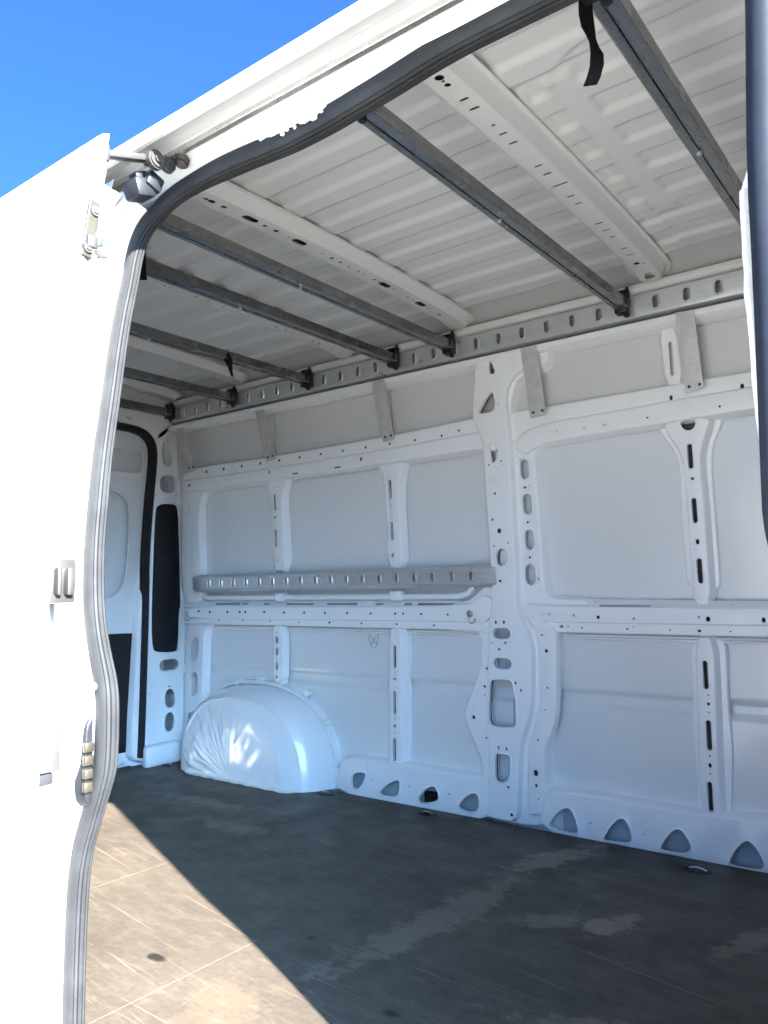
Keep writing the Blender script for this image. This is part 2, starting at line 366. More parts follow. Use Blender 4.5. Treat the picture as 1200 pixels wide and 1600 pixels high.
# measured outlines, metres (a, b) on each sheet: far wall (x, z), rear frame (y, z), opening (x, z)
T = {
    'sill_left': dict(w=0.07, out=[(-2.2101, -0.0048), (-2.1911, 0.1057), (-2.1651, 0.133), (-2.0423, 0.1388), (-1.9230, 0.1396), (-1.8395, 0.1399), (-1.7000, 0.1373), (-1.4602, 0.1375), (-1.4649, -0.003), (-1.8021, 0.0037)],
        holes=[('p', [(-2.1242, 0.0847), (-2.0563, 0.0966), (-2.0522, 0.0786), (-2.0866, 0.0235), (-2.1320, 0.0223)]), ('p', [(-1.9896, 0.0161), (-1.9566, 0.0554), (-1.8840, 0.0937), (-1.8815, 0.0615), (-1.8907, 0.0245), (-1.9360, 0.018)]), ('p', [(-1.8037, 0.0186), (-1.7605, 0.0701), (-1.7158, 0.0904), (-1.6991, 0.0613), (-1.7008, 0.0352), (-1.7619, 0.0168)]), ('p', [(-1.6223, 0.0198), (-1.5791, 0.0706), (-1.5330, 0.09), (-1.5211, 0.0653), (-1.5249, 0.0301), (-1.5534, 0.0151)]), ('s', -2.0192, 0.0720, 0.0044, 0.0034), ('s', -1.8381, 0.0690, 0.0041, 0.0032), ('s', -1.6539, 0.0677, 0.0048, 0.0039)]),
    'sill_right': dict(w=0.07, out=[(-1.2675, 0.1236), (-1.2038, 0.1284), (-1.1418, 0.1344), (-1.0235, 0.1323), (-0.8579, 0.1261), (-0.7543, 0.1276), (-0.6495, 0.1336), (-0.5165, 0.1389), (-0.3873, 0.1408), (-0.3967, -0.0065), (-0.5587, -0.0044), (-0.7991, 0.0011), (-1.0729, 0.004), (-1.2724, -0.0017)],
        holes=[('p', [(-1.2475, 0.0222), (-1.2223, 0.0594), (-1.1900, 0.0854), (-1.1628, 0.0896), (-1.1442, 0.0426), (-1.1396, 0.0089), (-1.1932, 0.0067), (-1.2415, 0.0126)]), ('p', [(-1.0529, 0.0102), (-1.0271, 0.0529), (-0.9972, 0.0826), (-0.976, 0.0846), (-0.9571, 0.0414), (-0.9614, 0.0096), (-1.0510, 0.0038)]), ('p', [(-0.8703, 0.011), (-0.8487, 0.047), (-0.8209, 0.0786), (-0.7981, 0.0812), (-0.7728, 0.04), (-0.7764, 0.0205), (-0.802, 0.0076), (-0.8626, 0.0073)]), ('p', [(-0.6649, 0.0103), (-0.6422, 0.0523), (-0.6172, 0.0781), (-0.5995, 0.0812), (-0.5669, 0.0302), (-0.5713, 0.0044), (-0.6217, 0.0005), (-0.663, 0.0016)]), ('p', [(-0.5075, 0.0123), (-0.4832, 0.052), (-0.46, 0.0767), (-0.4439, 0.0785), (-0.4205, 0.0295), (-0.4247, 0.0047), (-0.4647, 0.0023), (-0.5026, 0.0033)]), ('s', -1.0965, 0.0517, 0.0038, 0.0034), ('s', -1.1081, 0.0416, 0.0023, 0.0021), ('s', -0.9131, 0.0554, 0.0028, 0.0026), ('s', -0.9176, 0.0468, 0.0028, 0.0026)]),
    'pillar_right_low': dict(w=0.062, out=[(-1.2957, 0.7176), (-1.2804, 0.7042), (-1.2733, 0.6848), (-1.2582, 0.637), (-1.2558, 0.5671), (-1.2612, 0.4278), (-1.2774, 0.3573), (-1.3012, 0.2945), (-1.3098, 0.2389), (-1.3170, 0.1177), (-1.3184, 0.0434), (-1.2986, 0.0579), (-1.2656, 0.0517), (-1.2594, 0.2447), (-1.2537, 0.2908), (-1.2208, 0.3566), (-1.2099, 0.4088), (-1.2015, 0.6792), (-1.2149, 0.6929), (-1.2605, 0.7133)],
        holes=[('s', -1.2461, 0.6666, 0.0039, 0.0035), ('s', -1.2322, 0.6116, 0.0070, 0.0064), ('s', -1.2471, 0.5594, 0.0032, 0.0029), ('s', -1.2334, 0.4849, 0.0038, 0.0035), ('s', -1.2466, 0.4082, 0.0038, 0.0017), ('s', -1.2757, 0.3029, 0.0039, 0.0035), ('s', -1.2974, 0.2575, 0.0033, 0.0029), ('s', -1.2884, 0.1899, 0.0085, 0.0109), ('s', -1.2887, 0.1472, 0.0046, 0.0063), ('s', -1.2821, 0.1028, 0.0032, 0.0028)]),
    'pillar_gusset': dict(w=0.055, out=[(-1.3452, 1.4335), (-1.3483, 1.5223), (-1.3352, 1.5812), (-1.3012, 1.6158), (-1.3287, 1.6549), (-1.3264, 1.6885), (-1.2519, 1.6871), (-1.1697, 1.6771), (-1.1763, 1.6323), (-1.1952, 1.6161), (-1.2209, 1.6077), (-1.2650, 1.6024), (-1.2878, 1.5931), (-1.3120, 1.5670), (-1.3288, 1.5191), (-1.3340, 1.4644)],
        holes=[('p', [(-1.3211, 1.6772), (-1.3079, 1.6828), (-1.2703, 1.6773), (-1.2718, 1.6547), (-1.3134, 1.6574)])]),
    'beam_upper_left_a': dict(w=0.055, out=[(-3.1989, 1.4325), (-3.1210, 1.4526), (-2.5491, 1.4453), (-1.9068, 1.4507), (-1.4869, 1.4651), (-1.3776, 1.4687), (-1.3814, 1.4127), (-1.4879, 1.4147), (-1.9099, 1.4032), (-2.4460, 1.3982), (-2.8151, 1.3986), (-3.2006, 1.4044)],
        holes=[('s', -3.0202, 1.4294, 0.0084, 0.0069), ('s', -2.8927, 1.4296, 0.0080, 0.0067), ('s', -2.7646, 1.4291, 0.0077, 0.0066), ('s', -2.6378, 1.4283, 0.0074, 0.0065), ('s', -2.5126, 1.4283, 0.0071, 0.0063), ('s', -2.3857, 1.4276, 0.0068, 0.0062), ('s', -2.2593, 1.4275, 0.0065, 0.0060), ('s', -2.1321, 1.4267, 0.0062, 0.0059), ('s', -2.0076, 1.4255, 0.0059, 0.0058), ('s', -1.8815, 1.4247, 0.0057, 0.0056), ('s', -1.7558, 1.4232, 0.0054, 0.0055), ('s', -1.6294, 1.4241, 0.0051, 0.0054), ('s', -1.5504, 1.4338, 0.0050, 0.0053)]),
    'beam_upper_left_b': dict(w=0.068, out=[(-3.1845, 1.3958), (-2.8010, 1.3904), (-2.4338, 1.3903), (-1.9005, 1.3957), (-1.4686, 1.4060), (-1.3746, 1.4056), (-1.3791, 1.3387), (-1.4600, 1.3570), (-1.5824, 1.3551), (-1.7783, 1.3521), (-2.0950, 1.3522), (-2.5596, 1.3530), (-2.8036, 1.3495), (-3.0473, 1.3466), (-3.1874, 1.3482)],
        holes=[('s', -3.1399, 1.3733, 0.0108, 0.0098), ('s', -2.5670, 1.3792, 0.0072, 0.0076), ('s', -2.0255, 1.3772, 0.0060, 0.0081), ('s', -2.9224, 1.3582, 0.0222, 0.0034), ('s', -2.6416, 1.3547, 0.0203, 0.0032), ('s', -2.4051, 1.3561, 0.0187, 0.0031), ('s', -2.1566, 1.3565, 0.0187, 0.0030), ('s', -1.6371, 1.3531, 0.0204, 0.0027)]),
    'beam_upper_right_a': dict(w=0.05, out=[(-1.3298, 1.4632), (-1.1227, 1.4648), (-0.9059, 1.4650), (-0.7088, 1.4673), (-0.4933, 1.4667), (-0.2993, 1.4679), (-0.3026, 1.4224), (-0.4965, 1.4225), (-0.712, 1.4207), (-0.9644, 1.4139), (-1.1749, 1.4115), (-1.2760, 1.3970), (-1.3308, 1.3517)],
        holes=[('s', -1.0592, 1.4271, 0.0047, 0.0044), ('s', -0.9116, 1.4295, 0.0054, 0.0085), ('s', -0.7543, 1.4307, 0.0051, 0.0082), ('s', -0.7007, 1.4280, 0.0049, 0.0081), ('s', -0.5416, 1.4313, 0.0055, 0.0088), ('s', -0.3838, 1.4314, 0.0050, 0.0084)]),
    'beam_upper_right_b': dict(w=0.062, out=[(-1.3221, 1.3466), (-1.2639, 1.3900), (-1.1696, 1.4043), (-0.9602, 1.4068), (-0.709, 1.4139), (-0.4944, 1.4159), (-0.3014, 1.4160), (-0.305, 1.3670), (-0.4982, 1.3625), (-0.6165, 1.3622), (-0.7728, 1.3580), (-0.9638, 1.3544), (-1.1735, 1.3483), (-1.2255, 1.3436), (-1.2541, 1.3288), (-1.2752, 1.3176)],
        holes=[('s', -1.1462, 1.3751, 0.0036, 0.0034), ('s', -1.0438, 1.3732, 0.0069, 0.0033), ('s', -0.9736, 1.3731, 0.0067, 0.0032), ('s', -0.8301, 1.3758, 0.0036, 0.0036), ('s', -0.6070, 1.3776, 0.0037, 0.0039), ('s', -0.9395, 1.3554, 0.0218, 0.0027), ('s', -0.5074, 1.3581, 0.0106, 0.0024), ('s', -0.3950, 1.3632, 0.0033, 0.0037)]),
    'beam_lower_left_a': dict(w=0.068, out=[(-3.2118, 0.7584), (-2.3064, 0.7595), (-1.5603, 0.7604), (-1.4494, 0.8134), (-1.4549, 0.7119), (-1.5682, 0.7127), (-2.3074, 0.7117), (-3.2116, 0.7085)],
        holes=[('s', -3.1045, 0.7422, 0.0085, 0.0061), ('s', -3.0208, 0.7384, 0.0082, 0.0061), ('s', -2.8934, 0.7390, 0.0079, 0.0059), ('s', -2.8056, 0.7394, 0.0077, 0.0059), ('s', -2.7673, 0.7396, 0.0076, 0.0058), ('s', -2.6408, 0.7401, 0.0073, 0.0057), ('s', -2.5141, 0.7382, 0.0070, 0.0056), ('s', -2.3895, 0.7388, 0.0067, 0.0055), ('s', -2.2668, 0.7382, 0.0064, 0.0053), ('s', -2.1417, 0.7377, 0.0061, 0.0052), ('s', -2.0148, 0.7372, 0.0058, 0.0051), ('s', -1.8896, 0.7368, 0.0056, 0.0050), ('s', -1.8495, 0.7370, 0.0055, 0.0049), ('s', -1.7621, 0.7364, 0.0053, 0.0049), ('s', -1.6383, 0.7351, 0.0050, 0.0047)]),
    'beam_lower_left_b': dict(w=0.055, out=[(-3.2280, 0.7037), (-2.3192, 0.7075), (-1.5764, 0.709), (-1.4625, 0.7063), (-1.4640, 0.6606), (-1.5106, 0.6821), (-2.3195, 0.6836), (-3.0357, 0.6839), (-3.2277, 0.6828)],
        holes=[('s', -2.9682, 0.6981, 0.0061, 0.0040), ('s', -2.7967, 0.6987, 0.0057, 0.0039), ('s', -2.7359, 0.7006, 0.0056, 0.0077), ('s', -2.6161, 0.6981, 0.0054, 0.0038), ('s', -2.4341, 0.6966, 0.0051, 0.0037), ('s', -2.2533, 0.6964, 0.0064, 0.0047), ('s', -2.0746, 0.6952, 0.0052, 0.0040), ('s', -1.8918, 0.6942, 0.0056, 0.0044), ('s', -1.7119, 0.6925, 0.0052, 0.0043)]),
    'beam_lower_left_shelf': dict(w=0.05, out=[(-3.2323, 0.7972), (-2.3207, 0.7928), (-1.5572, 0.7892), (-1.5590, 0.7631), (-2.3226, 0.7627), (-3.2344, 0.7621)],
        holes=[('s', -2.9144, 0.7770, 0.0866, 0.0053), ('s', -2.7911, 0.7768, 0.0210, 0.0039), ('s', -2.6451, 0.7765, 0.0237, 0.0038), ('s', -2.4335, 0.7761, 0.0871, 0.0049), ('s', -2.1861, 0.7757, 0.0859, 0.0047), ('s', -1.9807, 0.7753, 0.0216, 0.0034), ('s', -1.8388, 0.7751, 0.0204, 0.0033), ('s', -1.7056, 0.7748, 0.0842, 0.0043)]),
    'beam_lower_right_shelf': dict(w=0.05, out=[(-1.2603, 0.7939), (-1.1218, 0.7892), (-0.73, 0.7826), (-0.4306, 0.7786), (-0.4323, 0.7555), (-0.7317, 0.7586), (-1.1236, 0.7623), (-1.2437, 0.7645)],
        holes=[('s', -0.9516, 0.7677, 0.0869, 0.0037), ('s', -0.4865, 0.7671, 0.0634, 0.0033), ('s', -1.0589, 0.7802, 0.0068, 0.0016), ('s', -0.7993, 0.7677, 0.0040, 0.0020), ('s', -0.6167, 0.7666, 0.0037, 0.0019), ('s', -1.1171, 0.7727, 0.0029, 0.0022)]),
    'beam_lower_right_a': dict(w=0.068, out=[(-1.3156, 0.7717), (-1.2350, 0.7633), (-1.1158, 0.7606), (-0.7267, 0.7571), (-0.4294, 0.7541), (-0.432, 0.7129), (-0.7291, 0.7136), (-1.1180, 0.715), (-1.3183, 0.7149)],
        holes=[('s', -1.0387, 0.7297, 0.0062, 0.0064), ('s', -0.9180, 0.7261, 0.0037, 0.0036), ('s', -0.7122, 0.7335, 0.0034, 0.0035), ('s', -0.6854, 0.7269, 0.0061, 0.0083), ('s', -0.5276, 0.7256, 0.0057, 0.0080), ('s', -1.1231, 0.7334, 0.0041, 0.0038), ('s', -1.2150, 0.7382, 0.0042, 0.0039), ('s', -1.2456, 0.7381, 0.0043, 0.0039), ('s', -1.1260, 0.7374, 0.0037, 0.0034), ('s', -1.0387, 0.7295, 0.0059, 0.0056)]),
    'beam_lower_right_b': dict(w=0.055, out=[(-1.3061, 0.7123), (-1.1239, 0.7122), (-0.7329, 0.711), (-0.4343, 0.7104), (-0.4362, 0.6801), (-0.7346, 0.6802), (-1.1252, 0.6812), (-1.3072, 0.6834)],
        holes=[('s', -1.1038, 0.6935, 0.0035, 0.0033), ('s', -0.9457, 0.6914, 0.0038, 0.0037), ('s', -0.9266, 0.6990, 0.0021, 0.0021), ('s', -0.8066, 0.6908, 0.0030, 0.0030), ('s', -0.7167, 0.6900, 0.0058, 0.0040), ('s', -0.6256, 0.6893, 0.0028, 0.0029), ('s', -1.1777, 0.6967, 0.0072, 0.0044), ('s', -1.1539, 0.6970, 0.0030, 0.0027)]),
    'rib_u1_flange': dict(w=0.012, out=[(-2.6688, 1.3567), (-2.6336, 1.3232), (-2.6182, 1.2762), (-2.6197, 1.1337), (-2.6305, 0.9326), (-2.5176, 0.9294), (-2.5157, 1.1273), (-2.5201, 1.2551), (-2.5064, 1.3024), (-2.4877, 1.3478)],
        holes=[]),
    'rib_u1': dict(w=0.04, out=[(-2.6139, 1.3536), (-2.5870, 1.3162), (-2.5761, 1.2574), (-2.5803, 1.1041), (-2.5876, 0.9311), (-2.5253, 0.9293), (-2.5271, 1.1264), (-2.5297, 1.2536), (-2.5161, 1.3007), (-2.4883, 1.3488)],
        holes=[('s', -2.5662, 1.2438, 0.0072, 0.0383), ('s', -2.5688, 1.1724, 0.0063, 0.0051), ('s', -2.5696, 1.0742, 0.0072, 0.0407), ('s', -2.5686, 0.9762, 0.0063, 0.0089), ('p', [(-2.5934, 1.3593), (-2.5413, 1.3541), (-2.5497, 1.3344), (-2.5698, 1.3300), (-2.5874, 1.3381)])]),
    'rib_u2_flange': dict(w=0.012, out=[(-1.9985, 1.3612), (-1.9630, 1.3189), (-1.9526, 1.2541), (-1.9516, 1.0925), (-1.9567, 0.9263), (-1.8578, 0.9234), (-1.8568, 1.0867), (-1.8569, 1.2340), (-1.8445, 1.2952), (-1.8209, 1.3573)],
        holes=[]),
    'rib_u2': dict(w=0.045, out=[(-1.9582, 1.3573), (-1.9304, 1.3176), (-1.9206, 1.2480), (-1.9210, 1.0888), (-1.9246, 0.9249), (-1.8644, 0.9231), (-1.8648, 1.0854), (-1.8636, 1.2315), (-1.8540, 1.2926), (-1.8277, 1.3540)],
        holes=[('s', -1.8997, 1.2404, 0.0071, 0.0385), ('s', -1.9000, 1.1713, 0.0057, 0.0056), ('s', -1.9009, 1.0707, 0.0070, 0.0383), ('s', -1.9031, 0.9726, 0.0056, 0.0090), ('p', [(-1.9278, 1.3574), (-1.8723, 1.3568), (-1.8795, 1.3326), (-1.9028, 1.3238), (-1.9235, 1.3351)])]),
    'rib_u3_flange': dict(w=0.012, out=[(-0.81, 1.3521), (-0.8013, 1.3271), (-0.7711, 1.2812), (-0.7573, 1.2379), (-0.7515, 1.1906), (-0.7572, 1.0671), (-0.755, 0.9127), (-0.7544, 0.837), (-0.7372, 0.8347), (-0.7375, 0.7951), (-0.6753, 0.7946), (-0.6745, 0.8196), (-0.6624, 0.8294), (-0.6603, 0.8594), (-0.6601, 1.0097), (-0.6614, 1.1611), (-0.6585, 1.2368), (-0.6454, 1.2858), (-0.6188, 1.3378), (-0.6242, 1.3548)],
        holes=[]),
    'rib_u3': dict(w=0.05, out=[(-0.7811, 1.3524), (-0.7648, 1.3103), (-0.7377, 1.2667), (-0.7266, 1.2144), (-0.7247, 1.1431), (-0.7255, 1.0621), (-0.7244, 0.9309), (-0.7235, 0.8406), (-0.7231, 0.7766), (-0.6838, 0.7765), (-0.6831, 0.9342), (-0.6828, 1.1090), (-0.686, 1.1998), (-0.6794, 1.2595), (-0.6616, 1.3076), (-0.6432, 1.3512)],
        holes=[('s', -0.7078, 1.2367, 0.0073, 0.0393), ('s', -0.7064, 1.1661, 0.0054, 0.0050), ('s', -0.7066, 1.0657, 0.0073, 0.0392), ('s', -0.7049, 0.9672, 0.0053, 0.0085), ('s', -0.7040, 0.8761, 0.0077, 0.0389), ('p', [(-0.7319, 1.3500), (-0.6827, 1.3500), (-0.6861, 1.3302), (-0.6986, 1.3177), (-0.7162, 1.3201), (-0.7281, 1.3330)])]),
    'rib_l1': dict(w=0.045, out=[(-2.6025, 0.6827), (-2.5999, 0.556), (-2.5987, 0.4264), (-2.5555, 0.4269), (-2.5523, 0.5577), (-2.5519, 0.6834)],
        holes=[('s', -2.5815, 0.6138, 0.0084, 0.0168), ('s', -2.5816, 0.5606, 0.0084, 0.0177), ('s', -2.5817, 0.4948, 0.0084, 0.0167), ('s', -2.5814, 0.6484, 0.0042, 0.0030), ('s', -2.5815, 0.5842, 0.0035, 0.0025), ('s', -2.5817, 0.5321, 0.0035, 0.0025), ('s', -2.5817, 0.5193, 0.0035, 0.0025), ('s', -2.5818, 0.4684, 0.0035, 0.0024), ('s', -2.5832, 0.4468, 0.0084, 0.0059)]),
    'rib_l2': dict(w=0.05, out=[(-1.9271, 0.68), (-1.9307, 0.5024), (-1.9351, 0.2829), (-1.9391, 0.0868), (-1.8926, 0.0871), (-1.8883, 0.2872), (-1.8836, 0.5048), (-1.8798, 0.6807)],
        holes=[('s', -1.9079, 0.5645, 0.0070, 0.0441), ('s', -1.9092, 0.5018, 0.0038, 0.0030), ('s', -1.9098, 0.4747, 0.0054, 0.0051), ('s', -1.9104, 0.4444, 0.0032, 0.0025), ('s', -1.9128, 0.3828, 0.0070, 0.0453), ('s', -1.9130, 0.3192, 0.0043, 0.0033), ('s', -1.9136, 0.2907, 0.0053, 0.0067), ('s', -1.9142, 0.2640, 0.0043, 0.0033), ('s', -1.9166, 0.1981, 0.0075, 0.0457)]),
    'rib_l2_flange': dict(w=0.02, out=[(-1.9564, 0.6781), (-1.9617, 0.4124), (-1.9684, 0.0772), (-1.8925, 0.087), (-1.8757, 0.1346), (-1.8618, 0.2853), (-1.8626, 0.4357), (-1.8737, 0.5025), (-1.8601, 0.5455), (-1.8614, 0.6728)],
        holes=[]),
    'rib_l3': dict(w=0.055, out=[(-0.7272, 0.6649), (-0.7302, 0.4654), (-0.7347, 0.24), (-0.7347, 0.0787), (-0.6895, 0.0808), (-0.6883, 0.2461), (-0.6847, 0.4688), (-0.6813, 0.666)],
        holes=[('s', -0.7050, 0.5559, 0.0070, 0.0430), ('s', -0.7014, 0.4940, 0.0028, 0.0029), ('s', -0.7016, 0.4675, 0.0051, 0.0052), ('s', -0.7024, 0.4418, 0.0025, 0.0026), ('s', -0.7049, 0.3736, 0.0076, 0.0450), ('s', -0.7065, 0.3103, 0.0032, 0.0032), ('s', -0.7073, 0.2829, 0.0051, 0.0070), ('s', -0.7081, 0.2574, 0.0028, 0.0029), ('s', -0.7106, 0.1895, 0.0069, 0.0445)]),
    'rib_l3_flange': dict(w=0.02, out=[(-0.7488, 0.6657), (-0.7574, 0.4789), (-0.758, 0.1785), (-0.7592, 0.0851), (-0.743, 0.0668), (-0.6927, 0.0715), (-0.681, 0.0823), (-0.6687, 0.1157), (-0.6531, 0.2944), (-0.6519, 0.3709), (-0.6579, 0.473), (-0.6523, 0.6288), (-0.6598, 0.6626)],
        holes=[]),
    'corner_up': dict(w=0.045, out=[(-3.2278, 1.4223), (-3.2025, 1.3999), (-2.6387, 1.3451), (-2.6353, 1.3396), (-2.9709, 1.3418), (-3.0502, 1.3407), (-3.0956, 1.2933), (-3.1079, 1.1619), (-3.1127, 0.9401), (-3.1130, 0.7951), (-3.2654, 0.7958)],
        holes=[('s', -3.1756, 1.2603, 0.0066, 0.0042), ('s', -3.1772, 1.2337, 0.0066, 0.0042), ('s', -3.1106, 1.1523, 0.0064, 0.0042), ('s', -3.1687, 1.3740, 0.0109, 0.0084), ('s', -3.1738, 0.9628, 0.0065, 0.0042)]),
    'corner_low': dict(w=0.05, out=[(-3.2305, 0.6928), (-3.0747, 0.6945), (-3.0417, 0.6853), (-3.0908, 0.6514), (-3.0970, 0.4855), (-3.1059, 0.2729), (-3.1109, 0.1463), (-3.1664, 0.067), (-3.2134, 0.0514)],
        holes=[('p', [(-3.1811, 0.6095), (-3.1236, 0.6131), (-3.1227, 0.5379), (-3.1522, 0.4916), (-3.1861, 0.4902)]), ('p', [(-3.1887, 0.4383), (-3.1281, 0.4435), (-3.1303, 0.356), (-3.1449, 0.3252), (-3.1903, 0.3178)]), ('p', [(-3.2028, 0.242), (-3.1422, 0.2489), (-3.1445, 0.1747), (-3.1803, 0.0972), (-3.2073, 0.0923)]), ('s', -3.2118, 0.6001, 0.0052, 0.0033), ('s', -3.2197, 0.4497, 0.0052, 0.0032), ('s', -3.2241, 0.2940, 0.0052, 0.0032), ('s', -3.2239, 0.2811, 0.0051, 0.0032)]),
    'rear_pillar': dict(w=0.0, out=[(2.4099, 1.6038), (2.4319, 1.6555), (2.4986, 1.6934), (2.5370, 1.6617), (2.5707, 1.4681), (2.5843, 1.3509), (2.5926, 1.2630), (2.6017, 1.1164), (2.6135, 0.7565), (2.6164, 0.518), (2.6126, 0.2536), (2.6135, -0.0077), (2.3061, 0.0374), (2.3098, 0.1154), (2.3124, 0.2468), (2.3216, 0.4232), (2.3397, 0.7638), (2.3626, 0.8744), (2.3779, 1.0600), (2.3890, 1.2483), (2.4080, 1.4498)],
        holes=[('p', [(2.4420, 1.5968), (2.4624, 1.6153), (2.4821, 1.6181), (2.5060, 1.5862), (2.5143, 1.5009), (2.4923, 1.4836), (2.4460, 1.4907)]), ('p', [(2.4314, 1.4043), (2.4503, 1.4333), (2.5164, 1.4404), (2.5321, 1.4147), (2.5305, 1.3608), (2.5095, 1.3472), (2.4403, 1.3457)]), ('s', 2.4351, 1.4547, 0.0034, 0.0029), ('s', 2.5160, 1.4649, 0.0036, 0.0029), ('s', 2.4145, 1.3282, 0.0045, 0.0038), ('s', 2.5391, 1.3391, 0.0048, 0.0039), ('s', 2.4764, 1.3056, 0.0035, 0.0038), ('s', 2.5053, 0.4737, 0.0584, 0.0272), ('p', [(2.4846, 0.3544), (2.5407, 0.3527), (2.5461, 0.2585), (2.4807, 0.2646)]), ('p', [(2.4864, 0.2392), (2.5423, 0.2362), (2.5410, 0.1424), (2.4799, 0.1472)]), ('s', 2.3877, 0.3447, 0.0064, 0.0053), ('s', 2.5096, 0.3669, 0.0081, 0.0033), ('s', 2.4075, 0.3765, 0.0039, 0.0032), ('s', 2.3833, 0.1657, 0.0051, 0.0042)]),
    'rear_panel': dict(w=0.0, out=[(2.4070, 1.2402), (2.4243, 1.2842), (2.5338, 1.2957), (2.5554, 1.2720), (2.5658, 1.1149), (2.5762, 0.8735), (2.5801, 0.7574), (2.5707, 0.7526), (2.5665, 0.5526), (2.5476, 0.5329), (2.4240, 0.5417), (2.4030, 0.5635), (2.3955, 0.7035), (2.3995, 0.9202)],
        holes=[]),
    'rear_seal': dict(w=0.0, out=[(1.9252, 1.6477), (2.0685, 1.6521), (2.1900, 1.6490), (2.2853, 1.6472), (2.3456, 1.6327), (2.3854, 1.5907), (2.3953, 1.5345), (2.3900, 1.4477), (2.3787, 1.3326), (2.3677, 1.1999), (2.3593, 1.0594), (2.3552, 0.9205), (2.3583, 0.92), (2.3556, 0.6517), (2.3504, 0.3877), (2.3467, 0.1794), (2.3418, 0.0459)],
        holes=[]),
    'rear_door_black': dict(w=0, out=[(2.1539, 0.6441), (2.3603, 0.6375), (2.3758, 0.6226), (2.3728, 0.3818), (2.3658, 0.0871), (2.3561, 0.0762), (2.1668, 0.0996)],
        holes=[]),
    'rear_door_window': dict(w=0, out=[(2.1291, 1.5483), (2.2218, 1.5490), (2.3509, 1.5551), (2.3656, 1.5426), (2.3638, 1.4607), (2.3476, 1.4379), (2.2138, 1.4342), (2.1319, 1.4323)],
        holes=[]),
    'rear_door_oval': dict(w=0, out=[(2.0746, 1.3331), (2.1747, 1.3361), (2.2265, 1.3317), (2.2746, 1.3005), (2.2917, 1.2458), (2.2924, 1.1062), (2.2846, 0.9674), (2.2674, 0.8848), (2.2270, 0.8307), (2.1765, 0.8135), (2.0877, 0.8107)],
        holes=[]),
    'bracket0': dict(w=0, out=[(-0.7125, 1.6878), (-0.657, 1.6831), (-0.6453, 1.4412), (-0.6991, 1.4301)],
        holes=[]),
    'bracket1': dict(w=0, out=[(-1.2562, 1.6849), (-1.1960, 1.6819), (-1.1759, 1.4359), (-1.2332, 1.4296)],
        holes=[]),
    'bracket2': dict(w=0, out=[(-1.9349, 1.6809), (-1.8749, 1.6862), (-1.8396, 1.4329), (-1.8917, 1.4292)],
        holes=[]),
    'bracket3': dict(w=0, out=[(-2.6265, 1.6677), (-2.5710, 1.6644), (-2.5131, 1.4308), (-2.5676, 1.4259)],
        holes=[]),
    'bracket4': dict(w=0, out=[(-3.2019, 1.6577), (-3.1453, 1.6594), (-3.0756, 1.4393), (-3.1264, 1.4371)],
        holes=[]),
    'front_flange': [(-0.1747, 1.2856), (-0.1814, 1.267), (-0.1824, 1.2212), (-0.1823, 1.177), (-0.1817, 1.1302), (-0.1804, 1.0752), (-0.1795, 1.0134)],
    'near_rear': [(-1.1627, 0.165), (-1.1612, 0.3245), (-1.1531, 0.4144), (-1.1238, 0.4808), (-1.0966, 0.541), (-1.0874, 0.5721), (-1.0868, 0.6599), (-1.0931, 0.6969), (-1.1101, 0.7381), (-1.1312, 0.7965), (-1.1433, 0.8482), (-1.1553, 0.9142), (-1.1623, 0.9797), (-1.1741, 1.0681), (-1.184, 1.1772), (-1.207, 1.3249), (-1.2111, 1.3983), (-1.2231, 1.4701), (-1.2161, 1.5128)],
    'near_head': [(-1.1874, 1.5301), (-1.1637, 1.5484), (-1.1117, 1.56), (-1.0327, 1.5625), (-0.9273, 1.5558), (-0.8496, 1.5475), (-0.7936, 1.5493), (-0.76, 1.5502), (-0.7031, 1.5566), (-0.6549, 1.5607), (-0.5446, 1.577), (-0.4437, 1.5762), (-0.3794, 1.5746)],
    'near_front': [(-0.1554, 1.459), (-0.165, 1.2783), (-0.166, 1.1744), (-0.1676, 1.0847), (-0.1707, 0.9494), (-0.172, 0.8751)],
    'door_outer': [(0.6827, 1.5798), (0.6678, 1.4807), (0.6472, 1.4089), (0.6356, 1.3528), (0.6283, 1.3094), (0.616, 1.1856), (0.5989, 1.0751), (0.5844, 0.9693), (0.5812, 0.8584), (0.576, 0.8131), (0.5663, 0.7955), (0.5645, 0.6809), (0.5629, 0.6205), (0.5668, 0.5854), (0.5592, 0.5443), (0.5561, 0.4777), (0.5557, 0.4115), (0.5599, 0.2635)],
    'door_inner': [(0.681, 1.5403), (0.677, 1.4679), (0.6677, 1.381), (0.6522, 1.2913), (0.6352, 1.161), (0.6263, 1.0313), (0.6154, 0.8775), (0.6121, 0.789), (0.6081, 0.6933), (0.6074, 0.5859), (0.6007, 0.496), (0.5996, 0.3498), (0.6029, 0.2437)],
